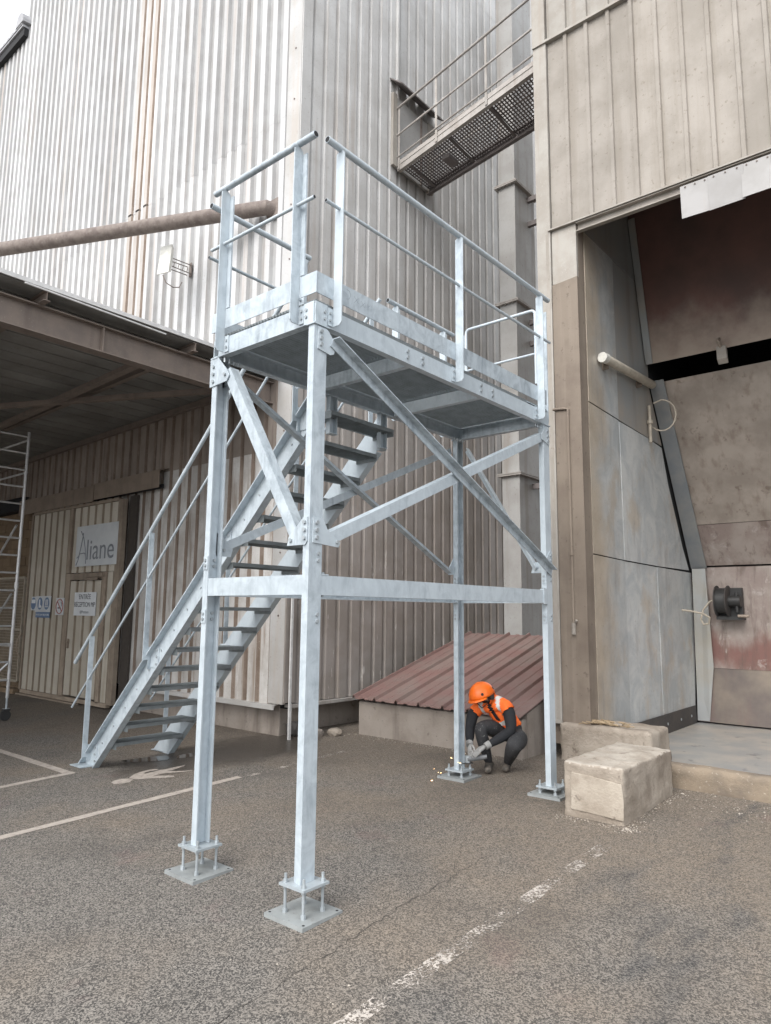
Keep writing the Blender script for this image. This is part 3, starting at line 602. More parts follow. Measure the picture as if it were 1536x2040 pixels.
# ================================================================== LEAN-TO with the red roof
lt = thing('lean_to', (6, 2.4, .1), 'low lean-to with faded red ribbed roof between the two buildings', 'shed')
RX0, RX1, RZ0, RZ1 = 4.42, 7.48, .64, 1.50
def rib_roof(y0, y1, pitch=.387):
    prof = []; y = y0
    while y < y1-.01:
        prof += [(y, 0), (y+pitch*.40, 0), (y+pitch*.43, .012), (y+pitch*.57, .012), (y+pitch*.60, 0), (y+pitch*.86, 0), (y+pitch*.90, .042), (y+pitch*.96, .042)]; y += pitch
    prof.append((y, 0)); m = MB(); n = len(prof)
    for x, z, dz in ((RX0, RZ0, 0), (RX1, RZ1, 0), (RX0, RZ0-.012, 0), (RX1, RZ1-.012, 0)):
        m.v += [(x, a, z+b) for a, b in prof]
    for i in range(n-1):
        m.f += [(i, i+1, n+i+1, n+i), (3*n+i, 3*n+i+1, 2*n+i+1, 2*n+i), (2*n+i, 2*n+i+1, i+1, i)]
    m.mi = [0]*len(m.f); return m
for i, (a, b) in enumerate(((.941, 2.10), (2.103, 3.262), (3.264, 3.65))):
    o = obj('roof_sheet', rib_roof(a, b), 'red_roof', lt); o.location.z += .004*i
m = MB(); m.poly([(4.50, .96, .0), (4.62, .96, .0), (4.62, 3.60, .0), (4.50, 3.60, .0)], (0, 0, .60)); o = obj('front_wall', m, 'plinth', lt); soften(o, .02)
m = MB(); m.poly([(4.621, .96, 0), (7.4, .96, 0), (7.4, .96, 1.40), (4.621, .96, .66)], (0, .12, 0)); obj('side_wall', m, 'plinth', lt)
m = MB(); m.poly([(4.621, 3.46, 0), (7.4, 3.46, 0), (7.4, 3.46, 1.40), (4.621, 3.46, .66)], (0, .12, 0)); obj('side_wall', m, 'plinth', lt)
# rubble by the plinth
rb = thing('rubble_stone', (3.95, 3.95, .1), 'grey rubble stone at the foot of the corner downpipe', 'stone')
def rock(name, c, r, mat, parent, seed):
    bm = bmesh.new(); bmesh.ops.create_icosphere(bm, subdivisions=2, radius=1); rr = random.Random(seed)
    for v in bm.verts: v.co = Vector((v.co.x*r[0], v.co.y*r[1], v.co.z*r[2]))*rr.uniform(.8, 1.12) + Vector(c)
    me = bpy.data.meshes.new(name); bm.to_mesh(me); bm.free(); me.materials.append(M[mat]); return put(name, me, parent)
rock('stone', (4.00, 3.95, .17), (.13, .10, .08), 'plinth', rb, 3)
tag(rock('rubble_stone', (4.22, 3.80, .17), (.09, .13, .07), 'concrete', None, 4), 'beige rubble stone lying against the lean-to wall end', 'stone')
tag(rock('rubble_stone', (3.82, 4.22, .22), (.10, .12, .12), 'rubber', None, 5), 'dark lump in the corner behind the downpipe', 'stone')

# ================================================================== DUCT in the gap
du = thing('vertical_duct', (9, 3.4, 1), 'tall square grey duct rising in the gap between the buildings', 'duct')
zs = [(.3, 4.50), (4.56, 8.02), (8.08, 10.58), (10.64, 15.5)]
for z0, z1 in zs:
    m = MB(); m.box(8.60, 9.42, 3.22, 3.60, z0, z1); obj('duct_section', m, 'duct', du)
for z in (4.53, 8.05, 10.61):
    m = MB(); m.box(8.53, 9.49, 3.15, 3.67, z-.028, z-.004); m.box(8.53, 9.49, 3.15, 3.67, z+.004, z+.028)
    for i in range(6): m.bolt((8.56, 3.2+i*.085, z-.028), (0, 0, -1), .012, .02)
    obj('flange', m, 'walk_steel', du)
for z in (4.35, 7.3, 7.75, 9.9, 10.45): m = MB(); m.box(9.1, 9.18, .85, 3.214, z-.05, z+.05); obj('tie_beam', m, 'walk_dark', du)

# ================================================================== UPPER WALKWAY
wkw = thing('upper_walkway', (6, 2.6, 9.8), 'high grey steel walkway with mesh floor bridging the two buildings', 'walkway')
A0, A1 = Vector((5.875, 4.085, 9.78)), Vector((5.27, .83, 9.78)); B0, B1 = Vector((6.85, 4.085, 9.78)), Vector((6.34, .83, 9.78))
up3 = Vector((0, 0, 1)); ad = (A1-A0).normalized(); an = Vector((ad.y, -ad.x, 0)); an = -an if an.x > 0 else an   # outward, -X
m = MB(); m.ext(A0, A1, chan(.19, .07, .008), -an, (0, 0, 1)); m.ext(A0 + up3*.11 + an*.004, A1 + up3*.11 + an*.004, rect(.010, .012), an, (0, 0, 1)); obj('side_beam', m, 'walk_steel', wkw)
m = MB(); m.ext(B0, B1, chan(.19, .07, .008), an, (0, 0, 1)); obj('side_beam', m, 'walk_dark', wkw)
for q in (.06, .36, .64, .92):
    a_ = A0.lerp(A1, q) - an*.075; b_ = B0.lerp(B1, q) + an*.075; m = MB(); m.ext(a_ + up3*.04, b_ + up3*.04, ang(.06, .008), ad, (0, 0, 1)); obj('cross_member', m, 'walk_dark', wkw)
for q0, q1 in ((0, .36), (.36, .64), (.64, .96)):      # expanded-metal floor, panel by panel
    m = MB(); n1 = int((q1-q0)*3.3/.06); n2 = 14
    for i in range(n1+1):
        q = q0+.01+(q1-q0-.02)*i/n1; a_ = A0.lerp(A1, q) - an*.02 + up3*.115; b_ = B0.lerp(B1, q) + an*.02 + up3*.115; m.ext(a_, b_, rect(.022, .012), ad, (0, 0, 1))
    for j in range(n2+1):
        t = .03+.94*j/n2; a_ = A0.lerp(B0, t).lerp(A1.lerp(B1, t), q0+.01) + up3*.13; b_ = A0.lerp(B0, t).lerp(A1.lerp(B1, t), q1-.01) + up3*.13; m.ext(a_, b_, rect(.020, .012), (1, 0, 0), (0, 0, 1))
    obj('mesh_floor', m, 'walk_dark', wkw)
for z, r_ in ((1.24, .021), (.70, .017), (.26, .015)):
    m = MB(); m.tube([A0 + up3*z + an*.02, A1 + up3*z + an*.02], r_, 8); obj('rail', m, 'walk_steel', wkw, True)
for q in (.015, .31, .655):
    m = MB(); b_ = A0.lerp(A1, q); m.ext(b_ + up3*.02 + an*.012, b_ + up3*1.24 + an*.012, rect(.045, .010), ad, an); obj('post', m, 'walk_steel', wkw)
for z, r_ in ((1.24, .021), (.70, .017)):
    m = MB(); m.tube([B0 + up3*z, B1 + up3*z], r_, 8); obj('rail', m, 'walk_steel', wkw, True)
m = MB(); m.box(6.02, 6.30, 3.05, 3.20, 9.70, 9.775); obj('lamp_box', m, 'walk_dark', wkw)

# ================================================================== UNLOADING BUILDING on the right
ub = thing('unloading_building', (8, -3, 0), 'beige dusty unloading building with a wide open bay on the right', 'building')
XF = 4.93
prb = sheet_profile(.30, .045, .235, .030, 4)
for z0, z1, mt, dx in ((6.945, 9.73, 'beige_clad', 0), (9.77, 14.5, 'beige_pale', .012)):
    me = sheet_mesh('cladding_sheet', prb if mt == 'beige_clad' else sheet_profile(.30, .235, .045, .035, 4), z0, z1, mt)
    for i in range(6): put('cladding_sheet', me, ub, (XF - .002*(i % 2) - dx, .625 - 1.2*i, 0), -math.pi/2)
m = MB(); m.box(4.865, 4.935, -6.6, .83, 9.732, 9.768); obj('ledge_flashing', m, 'beige_pale', ub)
m = MB(); m.poly([(4.865, -6.6, 6.925), (4.865, .66, 6.925), (4.865, .66, 6.945), (4.865, -6.6, 6.945)], (.07, 0, 0)); obj('drip_flashing', m, 'beige_pale', ub)
m = MB(); m.ext((4.955, .27, 6.79), (4.955, -6.6, 6.79), chan(.13, .07, .010), (-1, 0, 0), (0, 0, 1)); obj('lintel', m, 'beige_clad', ub)
m = MB(); m.box(4.89, 5.10, .635, .83, .55, 9.73); m.box(4.875, 5.10, .64, .835, 9.77, 14.5); obj('corner_flashing', m, 'beige_pale', ub)
m = MB(); m.box(4.888, 4.895, .66, .70, .6, 6.9); obj('corner_seam', m, 'beige_clad', ub)
m = MB(); m.box(4.97, 11, .55, .84, .3, 14.5); obj('side_wall', m, 'brown_sheet', ub)
# pillar left of the bay: pale upper cover, brown lower cover, reveal
m = MB(); m.box(4.915, 4.96, .285, .625, 6.17, 6.92); obj('pillar_cover', m, 'beige_pale', ub)
m = MB(); m.poly([(4.905, .28, .52), (4.905, .632, .52), (4.905, .632, 6.16), (4.905, .28, 6.19)], (.055, 0, 0)); o = obj('pillar_cover', m, 'brown_sheet', ub); soften(o, .004)
m = MB(); m.box(4.962, 5.13, .283, .545, .4, 6.92); obj('pillar', m, 'brown_sheet', ub)
m = MB(); m.tube([(4.892, .655, 4.47), (4.89, .50, 4.455), (4.89, .452, 4.44), (4.893, .455, 4.2), (4.893, .452, 1.75)], .017, 8); m.tube([(4.89, .452, 2.58), (4.89, .452, 2.64)], .024, 8); obj('conduit', m, 'brown_sheet', ub, True)
m = MB(); m.tube([(4.885, .452, 1.62), (4.885, .45, 1.76)], .026, 8); m.tube([(4.885, .43, 1.76), (4.86, .40, 1.79)], .014, 8); obj('valve', m, 'beige_clad', ub, True)
# bay shell
m = MB(); m.box(5.13, 11, -6.9, .545, 9.0, 9.1); m.box(9.6, 9.7, -6.9, .545, 0, 9.0); m.box(4.97, 9.6, -6.9, -6.8, 0, 9.0); m.box(5.14, 9.6, .45, .545, 0, 9.0); m.box(4.965, 5.0, -6.8, .28, 6.95, 14.5); obj('bay_shell', m, 'dark', ub)
# inner side wall plates (normal -Y)
def plate(pts, y, mat, t=.012, name='wall_plate', warp=0):
    m = MB(); m.poly([(x, y, z) for x, z in pts], (0, t, 0)); return obj(name, m, mat, ub)
W = .275
plate([(5.14, .42), (6.14, .42), (6.14, 2.58), (5.14, 2.60)], W, 'bay_plate'); plate([(6.155, .42), (7.40, .42), (7.40, 2.57), (6.15, 2.58)], W+.012, 'bay_plate')
plate([(7.41, .42), (8.88, .40), (9.05, 1.4), (9.02, 2.56), (7.41, 2.57)], W+.004, 'bay_plate')
plate([(5.14, 2.615), (6.135, 2.595), (6.12, 4.53), (5.14, 4.56)], W+.004, 'bay_plate'); plate([(6.145, 2.595), (7.40, 2.585), (7.33, 4.50), (6.135, 4.52)], W, 'bay_plate')
plate([(7.41, 2.585), (8.93, 2.60), (8.66, 2.95), (8.10, 3.90), (7.86, 4.47), (7.34, 4.50)], W+.010, 'bay_plate')
plate([(5.14, 4.575), (6.11, 4.545), (6.10, 6.9), (5.14, 6.9)], W, 'bay_plate'); plate([(6.12, 4.545), (7.86, 4.50), (7.40, 5.33), (7.30, 6.9), (6.11, 6.9)], W+.006, 'bay_top')
plate([(5.14, 6.91), (7.3, 6.91), (7.3, 9.0), (5.14, 9.0)], W+.002, 'bay_top')
m = MB(); m.box(5.15, 9.6, W+.03, .448, .1, 9.0); obj('wall_backing', m, 'dark', ub)
m = MB(); m.box(5.6, 8.85, W-.016, W-.004, .14, .44)
obj('rubber_skirt', m, 'rubber', ub)
m = MB()
for x in (5.75, 6.3, 6.9, 7.5, 8.1, 8.6): m.bolt((x, W-.016, .30), (0, -1, 0), .02, .006)
obj('skirt_screws', m, 'bolt', ub)
# back of the bay: lower upright plates, upper plates leaning forward, black slot, red-brown hopper above
def leaning(x0, z0, x1, z1, y0, y1, mat, name='back_plate', t=.02):
    m = MB(); m.poly([(x0, y0, z0), (x0, y1, z0), (x1, y1, z1), (x1, y0, z1)], (t, 0, t*.5)); return obj(name, m, mat, ub)
ycols = [(.27, -1.9), (-1.91, -4.3), (-4.31, -6.8)]
for a, b in ycols:
    leaning(8.93, .19, 9.0, 1.02, a, b, 'back_low'); leaning(9.03, 1.03, 9.05, 2.64, a, b, 'back_mid')
    leaning(9.02, 2.67, 8.66, 3.30, a, b, 'back_mid'); leaning(8.655, 3.31, 7.45, 5.40, a, b, 'back_plate')
    leaning(7.28, 5.66, 6.55, 8.9, a, b, 'hopper', 'hopper_plate')
# corner post strips
m = MB(); m.poly([(8.93, .262, .20), (8.93, .08, .20), (8.93, -.02, 1.05), (8.93, .03, 2.62), (8.93, .235, 2.62), (8.96, .255, 1.0)], (-.012, 0, 0)); obj('corner_post', m, 'post_pale', ub)
m = MB(); m.poly([(8.99, .262, 2.64), (8.99, .02, 2.64), (7.38, .05, 5.42), (7.38, .262, 5.42)], (-.02, 0, -.012)); obj('corner_post', m, 'post_blue', ub)
m = MB(); m.poly([(7.26, .262, 5.66), (7.26, .16, 5.66), (6.74, .16, 7.8), (6.74, .262, 7.8)], (-.014, 0, -.006)); obj('corner_post', m, 'bay_top', ub)
# rubber flaps under the lintel
ye = [-1.06, -1.37, -1.72, -2.02, -2.36, -2.7, -3.05, -3.4]; rs = random.Random(2)
for i in range(len(ye)-1):
    m = MB(); z0 = 6.46+rs.uniform(-.012, .012); bow = rs.uniform(-.03, .02)
    m.poly([(4.868-.008*(i % 2)+bow, ye[i]+.012, z0), (4.868-.008*(i % 2)+bow, ye[i+1]-.012, z0+rs.uniform(-.01, .01)), (4.868-.008*(i % 2), ye[i+1]-.012, 6.865), (4.868-.008*(i % 2), ye[i]+.012, 6.865)], (.006, 0, 0)); fo = obj('door_flap', m, 'flap', ub)
    m = MB()
    for q in (.15, .5, .85): m.bolt((4.868-.008*(i % 2), ye[i]+(ye[i+1]-ye[i])*q, 6.84), (-1, 0, 0), .010, .008)
    obj('screws', m, 'pipe', fo)
# floor, kerb
bf = MB(); bf.box(4.56, 9.6, -6.8, .27, -.1, .165); tag(obj('bay_floor', bf, 'floor_plate'), 'scuffed grey steel floor of the unloading bay', 'floor', kind='structure')
def rough_block(name, x0, x1, y0, y1, z0, z1, mat, parent=None, amp=.012, cuts=14, seed=1, rnd=.03):
    bm = bmesh.new(); bmesh.ops.create_cube(bm, size=1)
    bmesh.ops.bevel(bm, geom=list(bm.edges), offset=.02, segments=2, affect='EDGES', profile=.6) if False else None
    bmesh.ops.subdivide_edges(bm, edges=list(bm.edges), cuts=cuts, use_grid_fill=True)
    from mathutils import noise as NZ
    cx, cy, cz_ = (x0+x1)/2, (y0+y1)/2, (z0+z1)/2; hx, hy, hz = (x1-x0)/2, (y1-y0)/2, (z1-z0)/2
    for v in bm.verts:
        p = Vector((v.co.x*2*hx, v.co.y*2*hy, v.co.z*2*hz)); q = Vector((max(-hx+rnd, min(hx-rnd, p.x)), max(-hy+rnd, min(hy-rnd, p.y)), max(-hz+rnd, min(hz-rnd, p.z))))
        d = p-q
        if d.length > 1e-6: p = q + d.normalized()*rnd
        w = Vector((p.x+cx, p.y+cy, p.z+cz_)); nv = NZ.noise_vector(w*6+Vector((seed, 0, 0)))*amp + NZ.noise_vector(w*19)*amp*.5
        v.co = w + nv
    for f in bm.faces: f.smooth = True
    me = bpy.data.meshes.new(name); bm.to_mesh(me); bm.free(); me.materials.append(M[mat])
    return put(name, me, parent)
kb = rough_block('kerb', 4.36, 4.56, -6.6, -.46, -.05, .365, 'kerb', None, .014, 26, 2, .06); tag(kb, 'rounded ochre concrete kerb along the bay floor', 'kerb', kind='structure')
gb = thing('guard_block', (5.0, .1, .1), 'worn beige concrete block at the foot of the bay pillar', 'concrete block')
rough_block('block_body', 4.84, 5.45, -.45, .655, .0, .575, 'concrete', gb, .014, 18, 3, .05)
db = thing('straw_debris', (4.95, .15, .58), 'clump of old straw and dirt lying on the beige guard block', 'debris')
m = MB(); rs = random.Random(4)
for i in range(120):
    y = rs.gauss(.13, .14); x = rs.gauss(4.98, .05); z = .585+abs(rs.gauss(0, .014)); a = rs.uniform(-.7, .7); l = rs.uniform(.04, .13)
    m.tube([(x, y, z), (x+math.sin(a)*l*.4, y+math.cos(a)*l*.5, z+rs.uniform(0, .015)), (x+math.sin(a)*l*.7, y+math.cos(a)*l, z+rs.uniform(-.01, .02))], .005, 4)
obj('straw', m, 'rope', db); rock('lump', (4.98, -.02, .60), (.04, .07, .025), 'concrete', db, 8); rock('lump', (4.98, .22, .605), (.05, .10, .028), 'rope', db, 9)

# concrete step block in front
sb = thing('step_block', (3.5, -.62, .1), 'square pale concrete block with chipped edges standing right of the tower leg', 'concrete block')
bo = rough_block('block_body', 2.885, 4.15, -.895, -.345, -.02, .556, 'concrete', sb, .012, 30, 5, .022)
bo.data.materials.append(M['concrete_top'])
for p in bo.data.polygons:
    if p.normal.z > .5 or (p.center.z > .535 and random.random() < .5): p.material_index = 1
m = MB(); m.poly([(2.874, -.42, .155), (2.874, -.60, .150), (2.873, -.895, .135), (2.872, -.90, .30), (2.874, -.885, .43), (2.874, -.60, .462), (2.874, -.43, .468)], (.012, 0, 0)); o = obj('render_patch', m, 'render_patch', sb); soften(o, .004)

# lamp, camera, hose reel, cable inside the bay
tl = thing('tube_lamp', (6.3, .2, 5.28), 'dusty fluorescent tube lamp mounted on the bay side wall', 'lamp')
m = MB(); m.tube([(5.43, .20, 5.22), (5.47, .19, 5.225), (7.28, .19, 5.33), (7.32, .20, 5.335)], [.04, .062, .062, .04], 14); obj('housing', m, 'lamp_tube', tl, True)
m = MB(); m.tube([(5.42, .195, 5.225), (5.52, .185, 5.23)], .068, 14); obj('end_cap', m, 'lamp_white', tl, True)
m = MB()
for x, z in ((5.62, 5.18), (6.85, 5.25)): m.box(x-.02, x+.02, .20, W, z-.06, z+.03)
obj('bracket', m, 'brown_sheet', tl)
ca = thing('security_camera', (7.35, -.86, 5.56), 'dusty beige camera box hanging before the black slot in the bay', 'camera')
m = MB(); c = Vector((7.10, -.86, 5.50)); ax = Vector((-.45, -.12, -.55)).normalized(); m.ext(c - ax*.19, c + ax*.16, rect(.13, .10), (0, 1, 0), ax.cross(Vector((0, 1, 0)))); o = obj('housing', m, 'beige_clad', ca); soften(o, .01)
m = MB(); m.tube([(7.22, -.80, 5.80), (7.12, -.80, 5.74), c + Vector((.06, .03, .14))], .018, 8); obj('bracket', m, 'brown_sheet', ca)
hr = thing('hose_reel', (8.85, -.35, 2.05), 'black hand-wound hose reel mounted on the bay back wall', 'hose reel')
m = MB(); m.tube([(8.82, -.16, 2.09), (8.82, -.30, 2.09)], .20, 20); obj('hose_coil', m, 'black_plastic', hr, True)
for y in (-.15, -.315): m = MB(); m.tube([(8.82, y, 2.09), (8.82, y-.014, 2.09)], .245, 24); obj('reel_disc', m, 'rubber', hr, True)
m = MB(); m.tube([(8.82, -.33, 2.09), (8.82, -.50, 2.09)], .09, 12); m.tube([(8.80, -.44, 2.22), (8.80, -.44, 1.92)], .025, 8); obj('drum', m, 'black_plastic', hr, True)
m = MB(); m.box(8.78, 9.0, -.52, -.14, 1.80, 1.85); m.box(8.9, 9.0, -.5, -.16, 1.85, 2.3); obj('bracket', m, 'black_plastic', hr)
m = MB(); m.tube([(8.76, -.46, 1.86), (8.76, -.62, 1.86)], .022, 8); obj('crank_handle', m, 'hopper', hr, True)
cb = thing('cable_conduit', (7.25, .2, 4.7), 'beige cable looping out of a short conduit below the tube lamp', 'cable')
m = MB(); m.tube([(7.24, .235, 5.0), (7.24, .235, 4.43)], .024, 8); m.tube([(7.24, .235, 4.72), (7.24, .235, 4.77)], .045, 8); obj('conduit', m, 'cable', cb, True)
m = MB(); m.tube([(7.32, .20, 5.05+.0)] + [(7.38+.05*math.sin(a), .10-.19*math.sin(a), 4.86+.24*math.cos(a)) for a in [math.pi*i/12*1.25 for i in range(13)]], .012, 6); obj('cable', m, 'cable', cb, True)
cb = thing('air_hose_end', (8.6, .1, 1.9), 'short beige hose end with a curl beside the hose reel', 'hose')
m = MB(); m.tube([(8.4, .262, 1.945), (8.45, .15, 1.93), (8.5, -.02, 1.89), (8.55, -.10, 1.83), (8.58, -.08, 1.74), (8.58, .0, 1.72), (8.62, .05, 1.80), (8.7, .03, 1.95), (8.78, -.05, 2.08), (8.82, -.15, 2.12)], .016, 8); obj('hose', m, 'cable', cb, True)

# ================================================================== GALVANISED TOWER
tw = thing('access_tower', (1.7, .55, .05), 'new galvanised steel access tower with a railed platform on four legs', 'steel tower')
L_, W_ = 3.33, 1.085; SX, SY = .12, .058; ZT, B0_, B1_, P0, P1 = .196, 1.972, 2.103, 3.838, 3.978
legs = {'A': (0, 0, 1), 'B': (0, W_, -1), 'C': (L_, W_, -1), 'D': (L_, 0, 1)}
bolts_leg = {}
for kx, (x, y, s_) in legs.items():
    zg = gz(x+SX/2); lb = MB()
    if s_ > 0: lb.ext((x, y, ZT), (x, y, P0-.012), [(b, a) for a, b in chan(SX, SY, .008)], (1, 0, 0), (0, 1, 0))
    else: lb.ext((x, y+SY, ZT), (x, y+SY, P0-.012), [(b, a) for a, b in chan(SX, SY, .008)], (1, 0, 0), (0, -1, 0))
    lg = obj('leg', lb, 'galv', tw); cx, cy = x+SX/2, y+SY/2
    m = MB(); m.box(cx-.111, cx+.111, cy-.111, cy+.111, ZT-.016, ZT-.0005); obj('head_plate', m, 'galv_plate', lg)
    m = MB(); m.box(cx-.172, cx+.172, cy-.172, cy+.172, zg-.02, zg+.020); obj('foot_plate', m, 'galv_dull', lg)
    for a in (-.082, .082):
        for b in (-.082, .082):
            m = MB(); m.tube([(cx+a, cy+b, zg+.018), (cx+a, cy+b, ZT+.052)], .0095, 8)
            for z0, z1, r_ in ((zg+.020, zg+.044, .0175), (ZT-.034, ZT-.0165, .0165), (ZT, ZT+.018, .0165)): m.tube([(cx+a, cy+b, z0), (cx+a, cy+b, z1)], r_, 6)
            obj('anchor_rod', m, 'bolt', lg)
    m = MB(); m.box(x-.014, x+SX+.014, y-.014, y+SY+.014, P0-.0115, P0-.001); obj('cap_plate', m, 'galv', lg)
    m = MB()
    for a in (-.082, .082):
        for b in (-.15, .15): m.tube([(cx+a*1.75, cy+b, zg+.0205), (cx+a*1.75, cy+b, zg+.0215)], .009, 8)
    obj('fixing_holes', m, 'dark', lg)
# mid beams (channels, back outward) and their end cleats
def beam(name, p0, p1, h, b, side, z, t=.008):
    m = MB(); m.ext((*p0, z), (*p1, z), chan(h, b, t), side, (0, 0, 1)); return obj(name, m, 'galv', tw)
HB = B1_-B0_
bm_ = [beam('mid_beam', (.003, SY+.002), (.003, W_-.002), HB, .055, (1, 0, 0), B0_), beam('mid_beam', (SX+.002, .003), (L_-.002, .003), HB, .055, (0, 1, 0), B0_),
       beam('mid_beam', (SX+.002, W_+SY-.003), (L_-.002, W_+SY-.003), HB, .055, (0, -1, 0), B0_), beam('mid_beam', (L_+SX-.003, SY+.002), (L_+SX-.003, W_-.002), HB, .055, (-1, 0, 0), B0_)]
def bolts(parent, pts, nrm, r=.0135, h=.012, name='bolts'):
    m = MB()
    for p in pts: m.bolt(p, nrm, r, h)
    return tag(obj(name, m, 'bolt', parent), kind='stuff')
for a, b in ((SX+.004, SX+.07), (L_-.07, L_-.004)): m = MB(); m.box(a, b, .001, .04, B1_+.001, B1_+.010); obj('cleat', m, 'galv', bm_[1])
m = MB(); m.box(L_-.075, L_-.004, -.009, .002, B0_-.012, B1_+.012); obj('end_plate', m, 'galv', bm_[1])
bolts(bm_[1], [(SX+.03, .02, B1_+.010), (L_-.03, .02, B1_+.010)], (0, 0, 1)); bolts(bm_[1], [(SX+.03, .02, B0_-.0), (L_-.03, .02, B0_), (L_+.03, .02, B0_-.0)], (0, 0, -1))
for z in (1.80, 1.84, 1.875, 2.19, 2.23):
    pass
for kx, (x, y, s_) in legs.items():
    pts = [(x+.085, y, z) for z in (1.80, 1.845, 2.20, 2.245)]
    bolts(tw, [(p[0], y if s_ > 0 else y+SY-.008, p[2]) for p in pts], (0, -1, 0), name='leg_bolts')
for kx in 'CBD':
    for a, b in ((1.77, 1.87), (2.17, 2.27)): x, y, s_ = legs[kx]; m = MB(); m.box(x-.008, x-.001, y+.003, y+.052, a, b); obj('splice_plate', m, 'galv', tw)
bolts(tw, [(legs[kx][0]-.008, legs[kx][1]+.028, z) for kx in 'CBD' for z in (1.80, 1.84, 2.20, 2.24)], (-1, 0, 0), .012, .010, name='splice_bolts')
# platform frame
HP = P1-P0; XE = L_+SX
pf = [beam('platform_beam', (-.0, .0), (XE, .0), HP, .06, (0, 1, 0), P0), beam('platform_beam', (.0, .062), (.0, W_+SY-.062), HP, .06, (1, 0, 0), P0),
      beam('platform_beam', (.0, W_+SY), (XE, W_+SY), HP, .06, (0, -1, 0), P0), beam('platform_beam', (XE, .062), (XE, W_+SY-.062), HP, .06, (-1, 0, 0), P0)]
for x in (1.10, 2.18): jo = beam('joist', (x, .064), (x, W_+SY-.064), .115, .055, (1, 0, 0), P0+.008); 
def bar2(x): return [(x, -.0, 3.885), (x, 0, 3.935)]
bolts(pf[0], [p for x in (1.03, 1.23, 2.12, 2.32) for p in bar2(x)], (0, -1, 0), .0145, .014)
# corner splice plates at A
m = MB(); m.box(-.010, -.001, .004, .100, P0-.004, P1+.012); obj('corner_plate', m, 'galv', pf[1]); m = MB(); m.box(.0, .112, -.010, -.001, P0-.004, P1+.012); obj('corner_plate', m, 'galv', pf[0])
bolts(pf[1], [(-.010, .075, z) for z in (3.89, 3.94)], (-1, 0, 0), .012, .010); bolts(pf[0], [(.085, -.010, 3.885), (.085, -.010, 3.935)], (0, -1, 0), .012, .010)
bolts(tw, [(.03+i*.045, .03+j*.03, P0-.012) for i in range(4) for j in range(2)] + [(.03+i*.045, W_-.05, P0-.012) for i in range(4)] + [(L_-.1+i*.05, .04, P0-.012) for i in range(4)] + [(L_-.1+i*.05, W_-.04, P0-.012) for i in range(4)], (0, 0, -1), .010, .034, 'flange_bolts')
# grating panels: load bars along X, cross rods along Y
for x0, x1 in ((.012, 1.095), (1.107, 2.175), (2.187, XE-.012)):
    m = MB(); y = .010
    while y < W_+SY-.008: m.box(x0, x1, y, y+.004, P1+.002, P1+.034); y += .0335
    x = x0+.006
    while x < x1: m.box(x, x+.005, .008, W_+SY-.008, P1+.022, P1+.0365); x += .037
    gp = obj('grating_panel', m, 'galv_tread', tw)
# guard rails: angle posts that stand out from the beam, two tubes, toe board
def post_long(x, y, z1, out, foot=-1):       # on a side parallel to X; out = -1 (towards -Y) or +1
    m = MB(); yo = y + out*.012; ye_ = y + out*.092; z0 = 3.852
    m.poly([(x-.004, yo, z0), (x-.004, ye_-out*.02, z0), (x-.004, ye_, z0+.02), (x-.004, ye_, z1-.03), (x-.004, (yo+ye_)/2, z1), (x-.004, yo, z1-.03)], (.008, 0, 0))
    m.box(x+foot*.052 if foot < 0 else x+.0045, x-.0045 if foot < 0 else x+.052, min(y+out*.001, y+out*.010), max(y+out*.001, y+out*.010), z0, z0+.13)
    m.box(min(x+.0045, x+.03), max(x+.0045, x+.03), min(y+out*.012, y+out*.020), max(y+out*.012, y+out*.020), z0+.14, z1-.05)
    p = obj('rail_post', m, 'galv', tw); bolts(p, [(x+foot*.03, y+out*.010, z0+.038), (x+foot*.03, y+out*.010, z0+.092)], (0, out, 0), .011, .010); return p
def post_short(y, x, z1, out, foot=-1):
    m = MB(); xo = x + out*.012; xe = x + out*.092; z0 = 3.852
    m.poly([(xo, y-.004, z0), (xe-out*.02, y-.004, z0), (xe, y-.004, z0+.02), (xe, y-.004, z1-.03), ((xo+xe)/2, y-.004, z1), (xo, y-.004, z1-.03)], (0, .008, 0))
    m.box(min(x+out*.001, x+out*.010), max(x+out*.001, x+out*.010), y-.052, y-.0045, z0, z0+.13)
    m.box(min(x+out*.013, x+out*.0), max(x+out*.013, x+out*.0), y-.045, y-.0045, z0+.36, z1-.05)
    p = obj('rail_post', m, 'galv', tw); bolts(p, [(x+out*.010, y-.03, z0+.038), (x+out*.010, y-.03, z0+.092)], (out, 0, 0), .011, .010); return p
for x in (.17, 1.70, 3.20): post_long(x, 0, 5.20, -1)
for y in (.155, 1.0): post_short(y, 0, 5.20, -1)
YB = W_+SY
for x in (.12, .965, 2.33, 3.20): post_long(x, YB, 5.13, 1, 1)
def tube(name, pts, r): m = MB(); m.tube(pts, r, 14); o = obj(name, m, 'galv', tw, True); return o
def rail(name, p0, p1, r):
    o = tube(name, [p0, p1], r); d_ = (Vector(p1)-Vector(p0)).normalized(); m = MB()
    for p, s_ in ((p0, -1), (p1, 1)): m.tube([Vector(p)+d_*s_*.0005, Vector(p)+d_*s_*.001], r*.86, 12)
    obj('open_end', m, 'dark', o)
rail('top_rail', (.03, -.052, 5.205), (3.40, -.052, 5.205), .0245); rail('mid_rail', (.03, -.052, 4.735), (3.42, -.052, 4.735), .0135)
rail('top_rail', (-.052, -.02, 5.215), (-.052, 1.14, 5.215), .0245); rail('mid_rail', (-.052, -.02, 4.735), (-.052, 1.16, 4.735), .0135)
rail('top_rail', (-.05, YB+.052, 5.14), (1.06, YB+.052, 5.14), .0245); rail('mid_rail', (-.05, YB+.052, 4.69), (1.04, YB+.052, 4.69), .0135)
